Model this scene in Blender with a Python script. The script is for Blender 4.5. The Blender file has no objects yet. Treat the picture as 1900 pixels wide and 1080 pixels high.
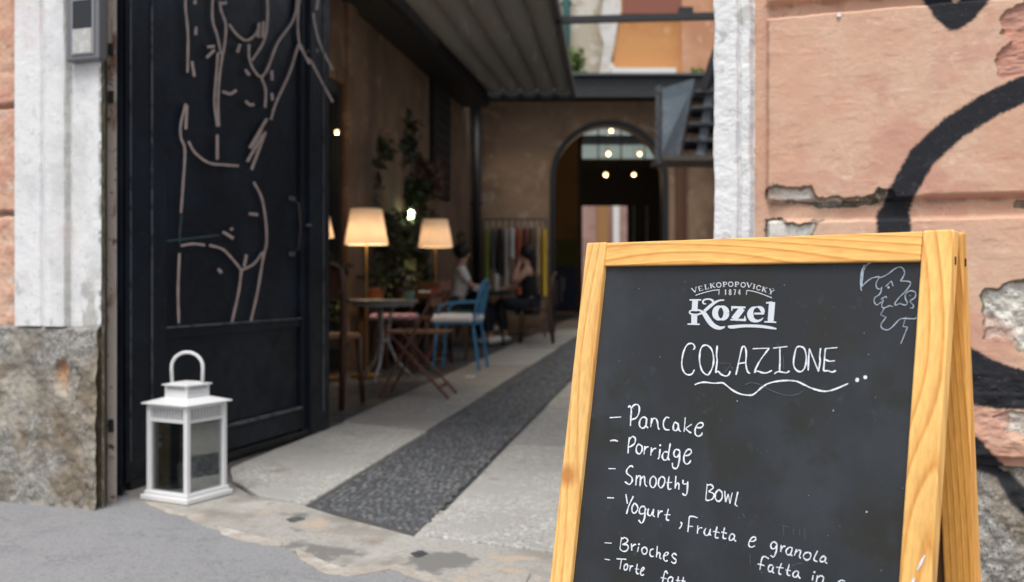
import bpy, bmesh, math, random
import numpy as np
from mathutils import Vector, Matrix
R=math.radians
random.seed(7)
sc=bpy.context.scene
C=sc.collection
# ---------------------------------------------------------------- camera, sky, sun, exposure
CZ=.79; F=1847.2; HY=525.0
cd=bpy.data.cameras.new('camera'); cam=bpy.data.objects.new('camera',cd); C.objects.link(cam)
cam.location=(0,0,CZ); cam.rotation_euler=(R(90),0,0)
cd.lens=35; cd.sensor_width=36; cd.sensor_fit='HORIZONTAL'; cd.shift_y=-15/1900
cd.clip_start=.05; cd.clip_end=400
cd.dof.use_dof=True; cd.dof.focus_distance=1.5; cd.dof.aperture_fstop=4.6
sc.camera=cam
W=bpy.data.worlds.new("World"); sc.world=W; W.use_nodes=True
nt=W.node_tree; nt.nodes.clear()
wo=nt.nodes.new('ShaderNodeOutputWorld'); bg=nt.nodes.new('ShaderNodeBackground')
sky=nt.nodes.new('ShaderNodeTexSky'); sky.sky_type='NISHITA'; sky.sun_disc=False
SUN_EL,SUN_AZ=R(64),R(192)
sky.sun_elevation=SUN_EL; sky.sun_rotation=SUN_AZ; sky.dust_density=3.0; sky.air_density=1.0
hs=nt.nodes.new('ShaderNodeHueSaturation'); hs.inputs['Saturation'].default_value=.32
nt.links.new(sky.outputs[0],hs.inputs['Color']); nt.links.new(hs.outputs[0],bg.inputs[0])
bg.inputs[1].default_value=.13; nt.links.new(bg.outputs[0],wo.inputs[0])
sd=bpy.data.lights.new('sun','SUN'); sd.energy=1.5; sd.angle=R(28); sd.color=(1,.965,.92)
sun=bpy.data.objects.new('sun',sd); C.objects.link(sun)
sdir=Vector((math.sin(SUN_AZ)*math.cos(SUN_EL),math.cos(SUN_AZ)*math.cos(SUN_EL),math.sin(SUN_EL)))
sun.rotation_euler=sdir.to_track_quat('Z','Y').to_euler()
sc.view_settings.view_transform='Standard'; sc.view_settings.look='None'
sc.view_settings.gamma=1; sc.view_settings.use_curve_mapping=False
sc.view_settings.exposure=.66
# ---------------------------------------------------------------- helpers
def ray(px,py): return Vector(((px-950)/F,1,(HY-py)/F))
def at(px,py,Y): v=ray(px,py)*Y; return Vector((v.x,v.y,v.z+CZ))
def gnd(px,py,z=0):
    d=ray(px,py); t=(z-CZ)/d.z; return Vector((d.x*t,t,z))
def tag(o,label=None,cat=None,group=None,kind=None):
    if label:o['label']=label
    if cat:o['category']=cat
    if group:o['group']=group
    if kind:o['kind']=kind
    return o
def thing(name,label,cat,loc=(0,0,0),rz=0,group=None):
    o=bpy.data.objects.new(name,None); C.objects.link(o); o.empty_display_size=.1
    o.location=loc; o.rotation_euler=(0,0,rz); return tag(o,label,cat,group)
class MB:
    def __init__(s): s.v=[];s.f=[]
    def add(s,vs,fs):
        b=len(s.v); s.v+= [tuple(p) for p in vs]; s.f+=[tuple(b+i for i in f) for f in fs]; return s
    def box(s,c,d,rz=0,M=None):
        x,y,z=d[0]/2,d[1]/2,d[2]/2
        vs=[Vector(p) for p in ((-x,-y,-z),(x,-y,-z),(x,y,-z),(-x,y,-z),(-x,-y,z),(x,-y,z),(x,y,z),(-x,y,z))]
        m=M if M is not None else Matrix.Rotation(rz,3,'Z')
        vs=[m@p+Vector(c) for p in vs]
        return s.hexa(vs)
    def hexa(s,vs): return s.add(vs,[(0,3,2,1),(4,5,6,7),(0,1,5,4),(1,2,6,5),(2,3,7,6),(3,0,4,7)])
    def beam(s,a,b,w,h,up=(0,0,1)):
        a=Vector(a);b=Vector(b);d=(b-a).normalized();u=Vector(up)
        sx=d.cross(u)
        if sx.length<1e-4: sx=Vector((1,0,0))
        sx.normalize(); uz=sx.cross(d).normalized()
        o=[sx*(-w/2)-uz*(h/2),sx*(w/2)-uz*(h/2),sx*(w/2)+uz*(h/2),sx*(-w/2)+uz*(h/2)]
        vs=[a+o[0],a+o[1],b+o[1],b+o[0],a+o[3],a+o[2],b+o[2],b+o[3]]
        return s.hexa(vs)
    def tube(s,pts,r,n=8,cap=True,closed=False):
        pts=[Vector(p) for p in pts]; m=len(pts); rs=r if isinstance(r,(list,tuple)) else [r]*m
        b=len(s.v); ref=None
        for i,p in enumerate(pts):
            if closed: t=(pts[(i+1)%m]-pts[i-1]).normalized()
            else: t=(pts[min(i+1,m-1)]-pts[max(i-1,0)]).normalized()
            if ref is None:
                ref=t.orthogonal().normalized()
            ref=(ref-t*ref.dot(t)).normalized(); q=t.cross(ref)
            for k in range(n):
                a=2*math.pi*k/n; s.v.append(tuple(p+(ref*math.cos(a)+q*math.sin(a))*rs[i]))
        L=m if closed else m-1
        for i in range(L):
            for k in range(n):
                j=(i+1)%m
                s.f.append((b+i*n+k,b+i*n+(k+1)%n,b+j*n+(k+1)%n,b+j*n+k))
        if cap and not closed:
            s.f.append(tuple(b+k for k in range(n))[::-1]); s.f.append(tuple(b+(m-1)*n+k for k in range(n)))
        return s
    def lathe(s,prof,c=(0,0,0),n=20,cap=True):
        b=len(s.v)
        for r,z in prof:
            for k in range(n):
                a=2*math.pi*k/n; s.v.append((c[0]+r*math.cos(a),c[1]+r*math.sin(a),c[2]+z))
        for i in range(len(prof)-1):
            for k in range(n): s.f.append((b+i*n+k,b+i*n+(k+1)%n,b+(i+1)*n+(k+1)%n,b+(i+1)*n+k))
        if cap:
            s.f.append(tuple(b+k for k in range(n))[::-1]); e=b+(len(prof)-1)*n; s.f.append(tuple(e+k for k in range(n)))
        return s
    def prism(s,poly,z0,z1):
        n=len(poly); b=len(s.v)
        ar=sum(poly[i][0]*poly[(i+1)%n][1]-poly[(i+1)%n][0]*poly[i][1] for i in range(n))
        if ar<0: poly=poly[::-1]
        s.v+=[(p[0],p[1],z0) for p in poly]+[(p[0],p[1],z1) for p in poly]
        s.f.append(tuple(b+n+i for i in range(n))); s.f.append(tuple(b+i for i in range(n))[::-1])
        for i in range(n): s.f.append((b+i,b+(i+1)%n,b+n+(i+1)%n,b+n+i))
        return s
    def extr(s,poly,fn,d0,d1):
        # poly in 2d, fn(x,y,d) -> 3d
        n=len(poly);b=len(s.v)
        s.v+=[tuple(fn(p[0],p[1],d0)) for p in poly]+[tuple(fn(p[0],p[1],d1)) for p in poly]
        s.f.append(tuple(b+n+i for i in range(n))); s.f.append(tuple(b+i for i in range(n))[::-1])
        for i in range(n): s.f.append((b+i,b+(i+1)%n,b+n+(i+1)%n,b+n+i))
        return s
    def mesh(s,name):
        me=bpy.data.meshes.new(name); me.from_pydata(s.v,[],s.f); me.update(); return me
    def build(s,name,mat,parent=None,bevel=0,smooth=False,fix=True):
        me=s.mesh(name)
        if fix:
            bm=bmesh.new(); bm.from_mesh(me); bmesh.ops.recalc_face_normals(bm,faces=bm.faces); bm.to_mesh(me); bm.free()
        return link(name,me,mat,parent,bevel,smooth)
def link(name,me,mat,parent=None,bevel=0,smooth=False):
    o=bpy.data.objects.new(name,me); C.objects.link(o)
    if mat: me.materials.append(mat)
    if parent: o.parent=parent
    if smooth:
        me.polygons.foreach_set('use_smooth',[True]*len(me.polygons))
    if bevel:
        m=o.modifiers.new('bevel','BEVEL'); m.width=bevel; m.segments=2; m.limit_method='ANGLE'
    return o
# ---------------------------------------------------------------- material helper
def mat(name,base,layers=(),rough=.8,metal=0,bump=(),spec=.5,emit=None,alpha=None,trans=0,marks=None,sheen=0,rvar=0):
    """layers: (scale,detail,lo,hi,colour[,stretch]) noise-masked colours; bump: (scale,strength,dist[,stretch])"""
    m=bpy.data.materials.new(name); m.use_nodes=True; n=m.node_tree.nodes; l=m.node_tree.links
    b=n['Principled BSDF']; tc=n.new('ShaderNodeTexCoord'); co=tc.outputs['Object']
    def col(c): return (c[0],c[1],c[2],1)
    def noise(sc_,det,stretch=None,rough_=.6,dist=0):
        x=n.new('ShaderNodeTexNoise'); x.inputs['Scale'].default_value=sc_; x.inputs['Detail'].default_value=det
        x.inputs['Roughness'].default_value=rough_; x.inputs['Distortion'].default_value=dist
        mp=n.new('ShaderNodeMapping'); l.new(co,mp.inputs[0]); mp.inputs['Location'].default_value=(random.random()*9,random.random()*9,random.random()*9)
        if stretch: mp.inputs['Scale'].default_value=stretch
        l.new(mp.outputs[0],x.inputs['Vector']); return x.outputs['Fac']
    rgb=n.new('ShaderNodeRGB'); rgb.outputs[0].default_value=col(base); cur=rgb.outputs[0]
    def ramp(f,lo,hi):
        r=n.new('ShaderNodeMapRange'); r.inputs['From Min'].default_value=lo; r.inputs['From Max'].default_value=hi
        r.interpolation_type='SMOOTHSTEP'; l.new(f,r.inputs['Value']); return r.outputs[0]
    def mixc(f,a,c2):
        x=n.new('ShaderNodeMix'); x.data_type='RGBA'; l.new(f,x.inputs[0]); l.new(a,x.inputs[6])
        if isinstance(c2,tuple): x.inputs[7].default_value=col(c2)
        else: l.new(c2,x.inputs[7])
        return x.outputs[2]
    for L in layers:
        st=L[5] if len(L)>5 else None
        f=ramp(noise(L[0],L[1],st),L[2],L[3]); cur=mixc(f,cur,L[4])
    mk=None
    if marks:
        at_=n.new('ShaderNodeAttribute'); at_.attribute_name='marks'
        sp=n.new('ShaderNodeSeparateColor'); l.new(at_.outputs['Color'],sp.inputs[0])
        chans=[sp.outputs[0],sp.outputs[1],sp.outputs[2],at_.outputs['Alpha']]
        mk=chans
        for ch,cols in marks:
            c1=cols[0]; rg=n.new('ShaderNodeRGB'); rg.outputs[0].default_value=col(c1); k=rg.outputs[0]
            for L in cols[1:]:
                st=L[5] if len(L)>5 else None
                k=mixc(ramp(noise(L[0],L[1],st),L[2],L[3]),k,L[4])
            cur=mixc(chans[ch],cur,k)
    l.new(cur,b.inputs['Base Color'])
    b.inputs['Roughness'].default_value=rough; b.inputs['Metallic'].default_value=metal
    b.inputs['Specular IOR Level'].default_value=spec
    if rvar:
        f=noise(14,4); mr=n.new('ShaderNodeMapRange'); mr.inputs['To Min'].default_value=max(.05,rough-rvar); mr.inputs['To Max'].default_value=min(1,rough+rvar)
        mr.inputs['From Min'].default_value=.3; mr.inputs['From Max'].default_value=.7
        l.new(f,mr.inputs['Value']); l.new(mr.outputs[0],b.inputs['Roughness'])
    if sheen: b.inputs['Sheen Weight'].default_value=sheen
    prev=None
    for B in bump:
        st=B[3] if len(B)>3 else None
        bp=n.new('ShaderNodeBump'); bp.inputs['Strength'].default_value=B[1]; bp.inputs['Distance'].default_value=B[2]
        l.new(noise(B[0],5,st),bp.inputs['Height'])
        if prev: l.new(prev,bp.inputs['Normal'])
        prev=bp.outputs[0]
    if prev: l.new(prev,b.inputs['Normal'])
    if emit: b.inputs['Emission Color'].default_value=col(emit[0]); b.inputs['Emission Strength'].default_value=emit[1]
    if trans: b.inputs['Transmission Weight'].default_value=trans
    return m
def glass(name,tint,mixf=.12,rough=.02):
    m=bpy.data.materials.new(name); m.use_nodes=True; n=m.node_tree.nodes; l=m.node_tree.links; n.clear()
    o=n.new('ShaderNodeOutputMaterial'); t=n.new('ShaderNodeBsdfTransparent'); g=n.new('ShaderNodeBsdfGlossy'); x=n.new('ShaderNodeMixShader')
    fr=n.new('ShaderNodeLayerWeight'); fr.inputs[0].default_value=.35
    ma=n.new('ShaderNodeMath'); ma.operation='MULTIPLY_ADD'; ma.inputs[1].default_value=.6; ma.inputs[2].default_value=mixf
    l.new(fr.outputs['Fresnel'],ma.inputs[0]); l.new(ma.outputs[0],x.inputs[0])
    t.inputs[0].default_value=(*tint,1); g.inputs['Roughness'].default_value=rough
    l.new(t.outputs[0],x.inputs[1]); l.new(g.outputs[0],x.inputs[2]); l.new(x.outputs[0],o.inputs[0]); return m
def wood(name,light,dark,axis='z',scale=26,dist=7,rough=.42,knot=None):
    m=bpy.data.materials.new(name); m.use_nodes=True; n=m.node_tree.nodes; l=m.node_tree.links
    b=n['Principled BSDF']; tc=n.new('ShaderNodeTexCoord'); mp=n.new('ShaderNodeMapping'); l.new(tc.outputs['Object'],mp.inputs[0])
    s={'z':(1,1,.085),'x':(.13,1,1),'y':(1,.1,1)}[axis]; wr=random.Random(sum(map(ord,name))); mp.inputs['Scale'].default_value=s
    mp.inputs['Location'].default_value=(wr.random(),wr.random(),wr.random())
    # growth-ring field: smooth noise contour lines, stretched along the grain
    ns=n.new('ShaderNodeTexNoise'); ns.inputs['Scale'].default_value=dist; ns.inputs['Detail'].default_value=1.0; l.new(mp.outputs[0],ns.inputs['Vector'])
    sep=n.new('ShaderNodeSeparateXYZ'); l.new(mp.outputs[0],sep.inputs[0])
    mu=n.new('ShaderNodeMath'); mu.operation='MULTIPLY'; mu.inputs[1].default_value=scale*.36; l.new(ns.outputs[0],mu.inputs[0])
    ax=n.new('ShaderNodeMath'); ax.operation='MULTIPLY_ADD'; ax.inputs[1].default_value=scale*2.0
    l.new(sep.outputs['X' if axis!='x' else 'Z'],ax.inputs[0]); l.new(mu.outputs[0],ax.inputs[2])
    fr=n.new('ShaderNodeMath'); fr.operation='FRACT'; l.new(ax.outputs[0],fr.inputs[0])
    cr=n.new('ShaderNodeValToRGB'); l.new(fr.outputs[0],cr.inputs[0]); e=cr.color_ramp.elements
    e[0].position=0; e[0].color=(*light,1); e[1].position=1; e[1].color=(*light,1)
    k=e.new(.62); k.color=(*[a*.72+d*.28 for a,d in zip(light,dark)],1)
    k=e.new(.86); k.color=(*[a*.18+d*.82 for a,d in zip(light,dark)],1)
    fi=n.new('ShaderNodeTexNoise'); fi.inputs['Scale'].default_value=260; fi.inputs['Detail'].default_value=3; l.new(mp.outputs[0],fi.inputs['Vector'])
    la=n.new('ShaderNodeTexNoise'); la.inputs['Scale'].default_value=5; l.new(mp.outputs[0],la.inputs['Vector'])
    mx=n.new('ShaderNodeMix'); mx.data_type='RGBA'; mx.blend_type='MULTIPLY'; mx.inputs[0].default_value=.5
    l.new(cr.outputs[0],mx.inputs[6]); l.new(fi.outputs['Fac'],mx.inputs[7])
    mr=n.new('ShaderNodeMapRange'); mr.inputs['From Min'].default_value=.3; mr.inputs['From Max'].default_value=.7; mr.inputs['To Min'].default_value=1.15; mr.inputs['To Max'].default_value=1.65
    l.new(la.outputs['Fac'],mr.inputs['Value'])
    m2=n.new('ShaderNodeVectorMath'); m2.operation='SCALE'; l.new(mx.outputs[2],m2.inputs[0]); l.new(mr.outputs[0],m2.inputs['Scale'])
    cur=m2.outputs[0]
    if knot:
        tc2=tc.outputs['Object']; vd=n.new('ShaderNodeVectorMath'); vd.operation='SUBTRACT'; l.new(tc2,vd.inputs[0]); vd.inputs[1].default_value=knot
        v3=n.new('ShaderNodeVectorMath'); v3.operation='LENGTH'; l.new(vd.outputs[0],v3.inputs[0])
        r1=n.new('ShaderNodeMapRange'); r1.inputs['From Min'].default_value=.008; r1.inputs['From Max'].default_value=.022; r1.inputs['To Min'].default_value=.85; r1.inputs['To Max'].default_value=0; l.new(v3.outputs['Value'],r1.inputs['Value'])
        sn=n.new('ShaderNodeMath'); sn.operation='MULTIPLY'; sn.inputs[1].default_value=2200; l.new(v3.outputs['Value'],sn.inputs[0])
        s2=n.new('ShaderNodeMath'); s2.operation='SINE'; l.new(sn.outputs[0],s2.inputs[0])
        kc=n.new('ShaderNodeMix'); kc.data_type='RGBA'; kc.inputs[6].default_value=(.42,.13,.025,1); kc.inputs[7].default_value=(.62,.26,.07,1); l.new(s2.outputs[0],kc.inputs[0])
        km=n.new('ShaderNodeMix'); km.data_type='RGBA'; l.new(r1.outputs[0],km.inputs[0]); l.new(cur,km.inputs[6]); l.new(kc.outputs[2],km.inputs[7]); cur=km.outputs[2]
    l.new(cur,b.inputs['Base Color']); b.inputs['Roughness'].default_value=rough
    bp=n.new('ShaderNodeBump'); bp.inputs['Strength'].default_value=.25; bp.inputs['Distance'].default_value=.0004; l.new(fr.outputs[0],bp.inputs['Height']); l.new(bp.outputs[0],b.inputs['Normal'])
    return m
# numpy value noise
class VN:
    def __init__(s,seed): s.t=np.random.RandomState(seed).rand(256,256)
    def n(s,x,y):
        xi=np.floor(x).astype(int); yi=np.floor(y).astype(int); fx=x-xi; fy=y-yi
        fx=fx*fx*(3-2*fx); fy=fy*fy*(3-2*fy); a=s.t
        g=lambda i,j:a[i%256,j%256]
        return (g(xi,yi)*(1-fx)+g(xi+1,yi)*fx)*(1-fy)+(g(xi,yi+1)*(1-fx)+g(xi+1,yi+1)*fx)*fy
    def fbm(s,x,y,sc_,o=4,ro=.5):
        r=0;a=1;t=0
        for k in range(o):
            r=r+a*s.n(x*sc_+13*k,y*sc_+7*k); t+=a; a*=ro; sc_*=2.03
        return r/t
V1,V2,V3=VN(1),VN(2),VN(3)
def sst(x,a,b):
    t=np.clip((x-a)/(b-a),0,1); return t*t*(3-2*t)
def seg_dist(X,Y,pts):
    d=np.full(X.shape,1e9)
    for (ax,ay),(bx,by) in zip(pts[:-1],pts[1:]):
        vx,vy=bx-ax,by-ay; L=vx*vx+vy*vy+1e-12
        t=np.clip(((X-ax)*vx+(Y-ay)*vy)/L,0,1)
        d=np.minimum(d,np.hypot(X-ax-t*vx,Y-ay-t*vy))
    return d
def poly_sd(X,Y,poly):
    ins=np.zeros(X.shape,bool); n=len(poly)
    for i in range(n):
        x1,y1=poly[i]; x2,y2=poly[(i+1)%n]
        c=((y1>Y)!=(y2>Y))&(X<(x2-x1)*(Y-y1)/((y2-y1) if y2!=y1 else 1e-9)+x1); ins^=c
    d=seg_dist(X,Y,list(poly)+[poly[0]]); return np.where(ins,-d,d)
# ---------------------------------------------------------------- facade plane
FA=R(19); E_=Vector((math.cos(FA),-math.sin(FA),0)); N_=Vector((-math.sin(FA),-math.cos(FA),0)); P0=Vector((-1.64,3.56,0))
def fac(px,py,off=0):
    d=ray(px,py); Q=P0+N_*off; t=(Q.dot(N_))/(d.dot(N_)-0) ; p=d*t; q=Vector((p.x,p.y,0))-Q
    return (q.dot(E_), p.z+CZ)
def fac3(u,z,d=0): p=P0+E_*u+N_*d; return Vector((p.x,p.y,z))
def wall_grid(name,m,u0,u1,z0,z1,step,fn,parent):
    nu=max(2,int((u1-u0)/step)+1); nz=max(2,int((z1-z0)/step)+1)
    uu=np.linspace(u0,u1,nu); zz=np.linspace(z0,z1,nz); U,Z=np.meshgrid(uu,zz)
    D,MK=fn(U,Z)
    P=np.zeros((nz,nu,3)); P[...,0]=P0.x+E_.x*U+N_.x*D; P[...,1]=P0.y+E_.y*U+N_.y*D; P[...,2]=Z
    me=bpy.data.meshes.new(name); nv=nu*nz; me.vertices.add(nv); me.vertices.foreach_set('co',P.reshape(-1))
    i=np.arange((nz-1)*(nu-1)); r=i//(nu-1); c=i%(nu-1); a=r*nu+c
    q=np.stack([a,a+1,a+1+nu,a+nu],1).reshape(-1).astype(np.int32)
    nf=(nz-1)*(nu-1); me.loops.add(nf*4); me.loops.foreach_set('vertex_index',q)
    me.polygons.add(nf); me.polygons.foreach_set('loop_start',np.arange(nf,dtype=np.int32)*4)
    me.update(); me.validate()
    me.polygons.foreach_set('use_smooth',np.ones(nf,bool))
    A=me.attributes.new('marks','FLOAT_COLOR','POINT'); A.data.foreach_set('color',np.clip(MK,0,1).reshape(-1).astype(np.float32))
    return link(name,me,m,parent)
def cells(U,Z,s): return V3.fbm(U,Z,s,3)
# ================================================================ MATERIALS
PEACH=(.56,.345,.245); 
m_peach=mat('peach_plaster',PEACH,[(2.2,5,.42,.62,(.60,.40,.29)),(5,8,.48,.68,(.54,.30,.215)),(30,5,.54,.70,(.62,.435,.32)),(17,6,.60,.74,(.52,.31,.215),(.6,.6,1.8)),(1.1,5,.46,.60,(.565,.34,.235)),(140,3,.64,.74,(.40,.25,.17)),(220,2,.70,.78,(.66,.5,.4))],rough=.9,spec=.25,
  bump=[(60,.35,.003),(260,.3,.0012)],
  marks=[(1,((.50,.47,.41),(30,6,.42,.56,(.62,.60,.54)),(14,5,.56,.7,(.33,.30,.25)),(140,3,.6,.7,(.22,.2,.18)))),
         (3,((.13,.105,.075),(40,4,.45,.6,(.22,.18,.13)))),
         (2,((.50,.25,.18),(25,6,.45,.6,(.46,.25,.19)))),
         (0,((.019,.020,.024),(60,4,.55,.75,(.04,.041,.048)),(170,3,.66,.74,(.16,.12,.10))))])
m_granite=mat('rough_granite',(.29,.275,.25),[(22,6,.46,.6,(.20,.185,.16)),(150,2,.56,.64,(.07,.07,.072)),(110,2,.57,.65,(.46,.45,.42)),(6,6,.5,.62,(.17,.15,.115)),(260,2,.63,.7,(.04,.035,.03)),(420,1,.58,.66,(.4,.4,.4))],rough=.85,spec=.35,bump=[(55,.8,.006),(200,.5,.002)],
  marks=[(3,((.16,.12,.075),(20,6,.45,.6,(.25,.2,.14)))),(2,((.36,.15,.06),(30,5,.45,.6,(.44,.28,.16)))),(1,((.42,.39,.33),(40,5,.4,.6,(.3,.27,.22)))),(0,((.014,.015,.018),(60,4,.62,.8,(.05,.05,.055))))])
m_white=mat('white_limewash',(.69,.69,.69),[(5,6,.5,.68,(.62,.62,.625)),(70,4,.64,.76,(.55,.55,.55)),(3,5,.60,.75,(.65,.60,.58))],rough=.85,spec=.3,bump=[(120,.35,.003),(350,.3,.001)],
  marks=[(3,((.15,.14,.105),(35,6,.45,.6,(.32,.31,.25)))),(2,((.64,.56,.55),(9,5,.45,.6,(.67,.62,.62)))),(1,((.36,.36,.36),(40,5,.4,.6,(.5,.5,.5))))])
m_asph=mat('pavement_asphalt',(.215,.218,.228),[(1.3,4,.35,.7,(.255,.255,.262)),(5,7,.45,.7,(.185,.187,.196)),(38,5,.45,.62,(.25,.25,.255)),(60,4,.58,.68,(.14,.14,.145)),(140,3,.55,.68,(.33,.33,.33)),(240,2,.6,.7,(.08,.08,.085)),(.8,4,.5,.75,(.19,.192,.205))],rough=.9,bump=[(180,.7,.003),(30,.3,.004)])
m_conc=mat('worn_threshold_stone',(.36,.345,.315),[(70,3,.5,.6,(.29,.275,.25)),(3,6,.48,.64,(.235,.215,.19)),(7,6,.56,.68,(.42,.34,.26)),(1.7,6,.54,.62,(.42,.40,.37)),(2.6,7,.58,.63,(.17,.165,.155)),(130,3,.58,.68,(.19,.18,.165)),(12,6,.66,.74,(.13,.13,.09))],rough=.9,bump=[(35,.6,.006),(180,.5,.002)])
m_slab=[mat('granite_slab',c,[(3,5,.45,.65,tuple(k*.82 for k in c)),(75,2,.52,.60,tuple(k*.55 for k in c)),(55,2,.56,.63,tuple(min(1,k*1.3) for k in c)),(22,5,.5,.66,tuple(k*.74 for k in c)),(1.6,6,.5,.62,tuple(k*.80 for k in c)),(4,7,.60,.68,(.27,.245,.20)),(8,6,.62,.75,(.25,.22,.18))],rough=.8,bump=[(90,.6,.003),(20,.3,.004)]) for c in ((.415,.405,.38),(.32,.315,.30),(.37,.355,.32))]
m_floor=mat('dark_courtyard_floor',(.07,.068,.066),[(14,4,.45,.6,(.11,.105,.1)),(3,4,.5,.65,(.045,.045,.045))],rough=.8,bump=[(40,.8,.01)])
m_grout=mat('cobble_grout',(.06,.06,.058),[(30,4,.5,.62,(.09,.085,.07))],rough=.95,bump=[(90,.5,.004)])
m_cob=[mat('river_cobble',c,[(60,3,.5,.65,tuple(k*1.6 for k in c))],rough=.6,bump=[(160,.3,.001)]) for c in ((.062,.067,.075),(.095,.10,.108),(.045,.048,.054),(.12,.123,.128))]
m_navy=mat('dark_navy_steel',(.006,.009,.016),[(3,5,.45,.62,(.010,.016,.027)),(40,6,.64,.74,(.05,.055,.06)),(2,4,.60,.72,(.020,.026,.034),(1,1,.3)),(90,3,.70,.76,(.12,.12,.12))],rough=.42,spec=.35,metal=0,bump=[(25,.15,.003)],rvar=.12)
m_rusty=mat('rusty_frame_paint',(.44,.38,.33),[(9,6,.5,.6,(.2,.12,.075),(1,1,.4)),(30,5,.58,.66,(.10,.05,.03)),(5,5,.6,.68,(.5,.47,.43))],rough=.85,bump=[(60,.6,.004)])
m_dkmet=mat('dark_steel',(.014,.015,.018),[(12,5,.55,.7,(.03,.032,.036))],rough=.55)
m_edge=mat('worn_steel_edge',(.10,.105,.115),[(20,5,.5,.6,(.03,.033,.04))],rough=.6)
m_tape=mat('masking_tape',(.50,.40,.365),[(25,4,.5,.65,(.42,.33,.31))],rough=.7)
m_lant=mat('white_enamel',(.70,.70,.705),[(20,4,.66,.78,(.6,.59,.57))],rough=.4)
m_gl=glass('lantern_glass',(.84,.9,.9),.24)
m_glass=glass('window_glass',(.75,.8,.8),.1)
m_grille=mat('grille_shadow_grey',(.13,.135,.14),rough=.6)
m_board=mat('chalkboard_black',(.021,.0235,.0275),[(3.2,5,.42,.66,(.035,.040,.047)),(8,6,.5,.64,(.022,.023,.020)),(5,5,.58,.82,(.040,.046,.053),(1.8,1,.6)),(60,4,.6,.8,(.042,.047,.055)),(330,2,.73,.79,(.13,.13,.135))],rough=.55,spec=.35,bump=[(400,.08,.0004)],rvar=.1)
m_chalk=mat('white_chalk_marker',(.80,.83,.88),[(260,3,.42,.62,(.60,.64,.70)),(900,2,.62,.72,(.30,.33,.37))],rough=.85)
m_print=mat('printed_logo_grey',(.60,.63,.68),rough=.7)
m_faint=mat('faint_chalk_ghost',(.085,.092,.1),rough=.9)
m_doodle=mat('thin_chalk_line',(.44,.50,.60),[(300,2,.45,.6,(.30,.35,.42))],rough=.9)
m_wz=wood('pine_long_grain',(.90,.53,.165),(.62,.25,.04),'z',scale=34,dist=9)
m_wzk=wood('pine_knotted',(.90,.55,.19),(.68,.31,.07),'z',scale=26,dist=7,knot=(-.262,-.058,.505))
m_wx=wood('pine_cross_grain',(.90,.51,.15),(.58,.22,.035),'x',scale=46,dist=9)
m_wb=wood('pine_back_frame',(.84,.44,.11),(.56,.21,.035),'z',scale=60,dist=4)
m_ply=mat('hardboard_back',(.16,.085,.04),[(20,4,.5,.7,(.12,.06,.03))],rough=.8)
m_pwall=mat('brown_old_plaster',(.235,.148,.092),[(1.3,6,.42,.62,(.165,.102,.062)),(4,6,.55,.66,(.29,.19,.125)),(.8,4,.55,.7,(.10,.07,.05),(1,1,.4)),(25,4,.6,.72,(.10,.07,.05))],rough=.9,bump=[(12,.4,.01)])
m_bwall=mat('brown_back_plaster',(.25,.16,.10),[(1.1,6,.42,.62,(.16,.10,.062)),(4,6,.55,.66,(.31,.215,.14)),(2,5,.58,.7,(.34,.275,.21))],rough=.9,bump=[(12,.4,.01)])
m_greyw=mat('grey_render',(.30,.29,.28),[(2,5,.45,.62,(.24,.235,.23))],rough=.9)
m_black=mat('near_black_paint',(.008,.008,.009),rough=.6)
m_canopy=mat('grey_canopy_fabric',(.30,.30,.29),[(2,5,.45,.65,(.31,.30,.28),(1,.15,1)),(9,4,.55,.7,(.48,.47,.45),(1,.1,1))],rough=.75)
m_orange=mat('orange_plaster',(.50,.235,.085),[(.8,6,.45,.62,(.42,.185,.065)),(3,6,.55,.7,(.54,.31,.16)),(9,5,.6,.7,(.40,.2,.1))],rough=.9)
m_orange2=mat('salmon_plaster',(.50,.26,.15),[(1,5,.45,.62,(.42,.2,.11)),(4,6,.55,.68,(.56,.35,.24))],rough=.9)
m_beige=mat('peeling_beige_plaster',(.46,.41,.32),[(1.4,7,.5,.56,(.62,.59,.53)),(3,6,.6,.66,(.34,.28,.21))],rough=.9)
m_teal=mat('teal_pipe_paint',(.05,.16,.15),rough=.6)
m_pink=mat('pink_far_plaster',(.34,.21,.175),[(2,4,.45,.6,(.28,.165,.135))],rough=.9)
m_greyst=mat('grey_stair_steel',(.22,.27,.32),[(3,5,.45,.62,(.30,.35,.41)),(12,4,.6,.7,(.14,.165,.19))],rough=.6)
m_ledge=mat('white_ledge',(.62,.61,.58),rough=.8)
m_leafs=[mat('leaf_green',tuple(k*2.3 for k in c),[(9,3,.45,.6,tuple(k*1.7 for k in c))],rough=.6) for c in ((.014,.020,.009),(.026,.030,.014),(.038,.046,.02),(.055,.026,.014))]
m_leafb=mat('terrace_leaf_green',(.07,.12,.02),[(5,3,.45,.6,(.13,.19,.04))],rough=.6)
m_bark=mat('stem_bark',(.05,.035,.022),rough=.9)
m_terra=mat('terracotta',(.30,.10,.04),[(20,3,.5,.65,(.36,.15,.08))],rough=.8)
m_dwood=wood('dark_brown_wood',(.10,.045,.026),(.06,.026,.015),'z',scale=40)
m_rwood=wood('reddish_slat_wood',(.24,.095,.045),(.15,.055,.028),'x',scale=40)
m_seatw=wood('worn_seat_wood',(.30,.15,.08),(.2,.09,.05),'x',scale=40)
m_dred=mat('dark_red_steel',(.12,.035,.024),[(30,3,.55,.65,(.18,.06,.04))],rough=.5)
m_blue=mat('blue_painted_steel',(.05,.24,.46),[(30,3,.6,.7,(.09,.3,.52))],rough=.45)
m_towel=mat('white_towel',(.80,.82,.88),rough=.9,bump=[(60,.5,.004)])
m_check=None
m_zinc=mat('zinc_table_top',(.30,.30,.28),[(8,4,.45,.6,(.22,.22,.2))],rough=.4,metal=.3)
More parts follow.
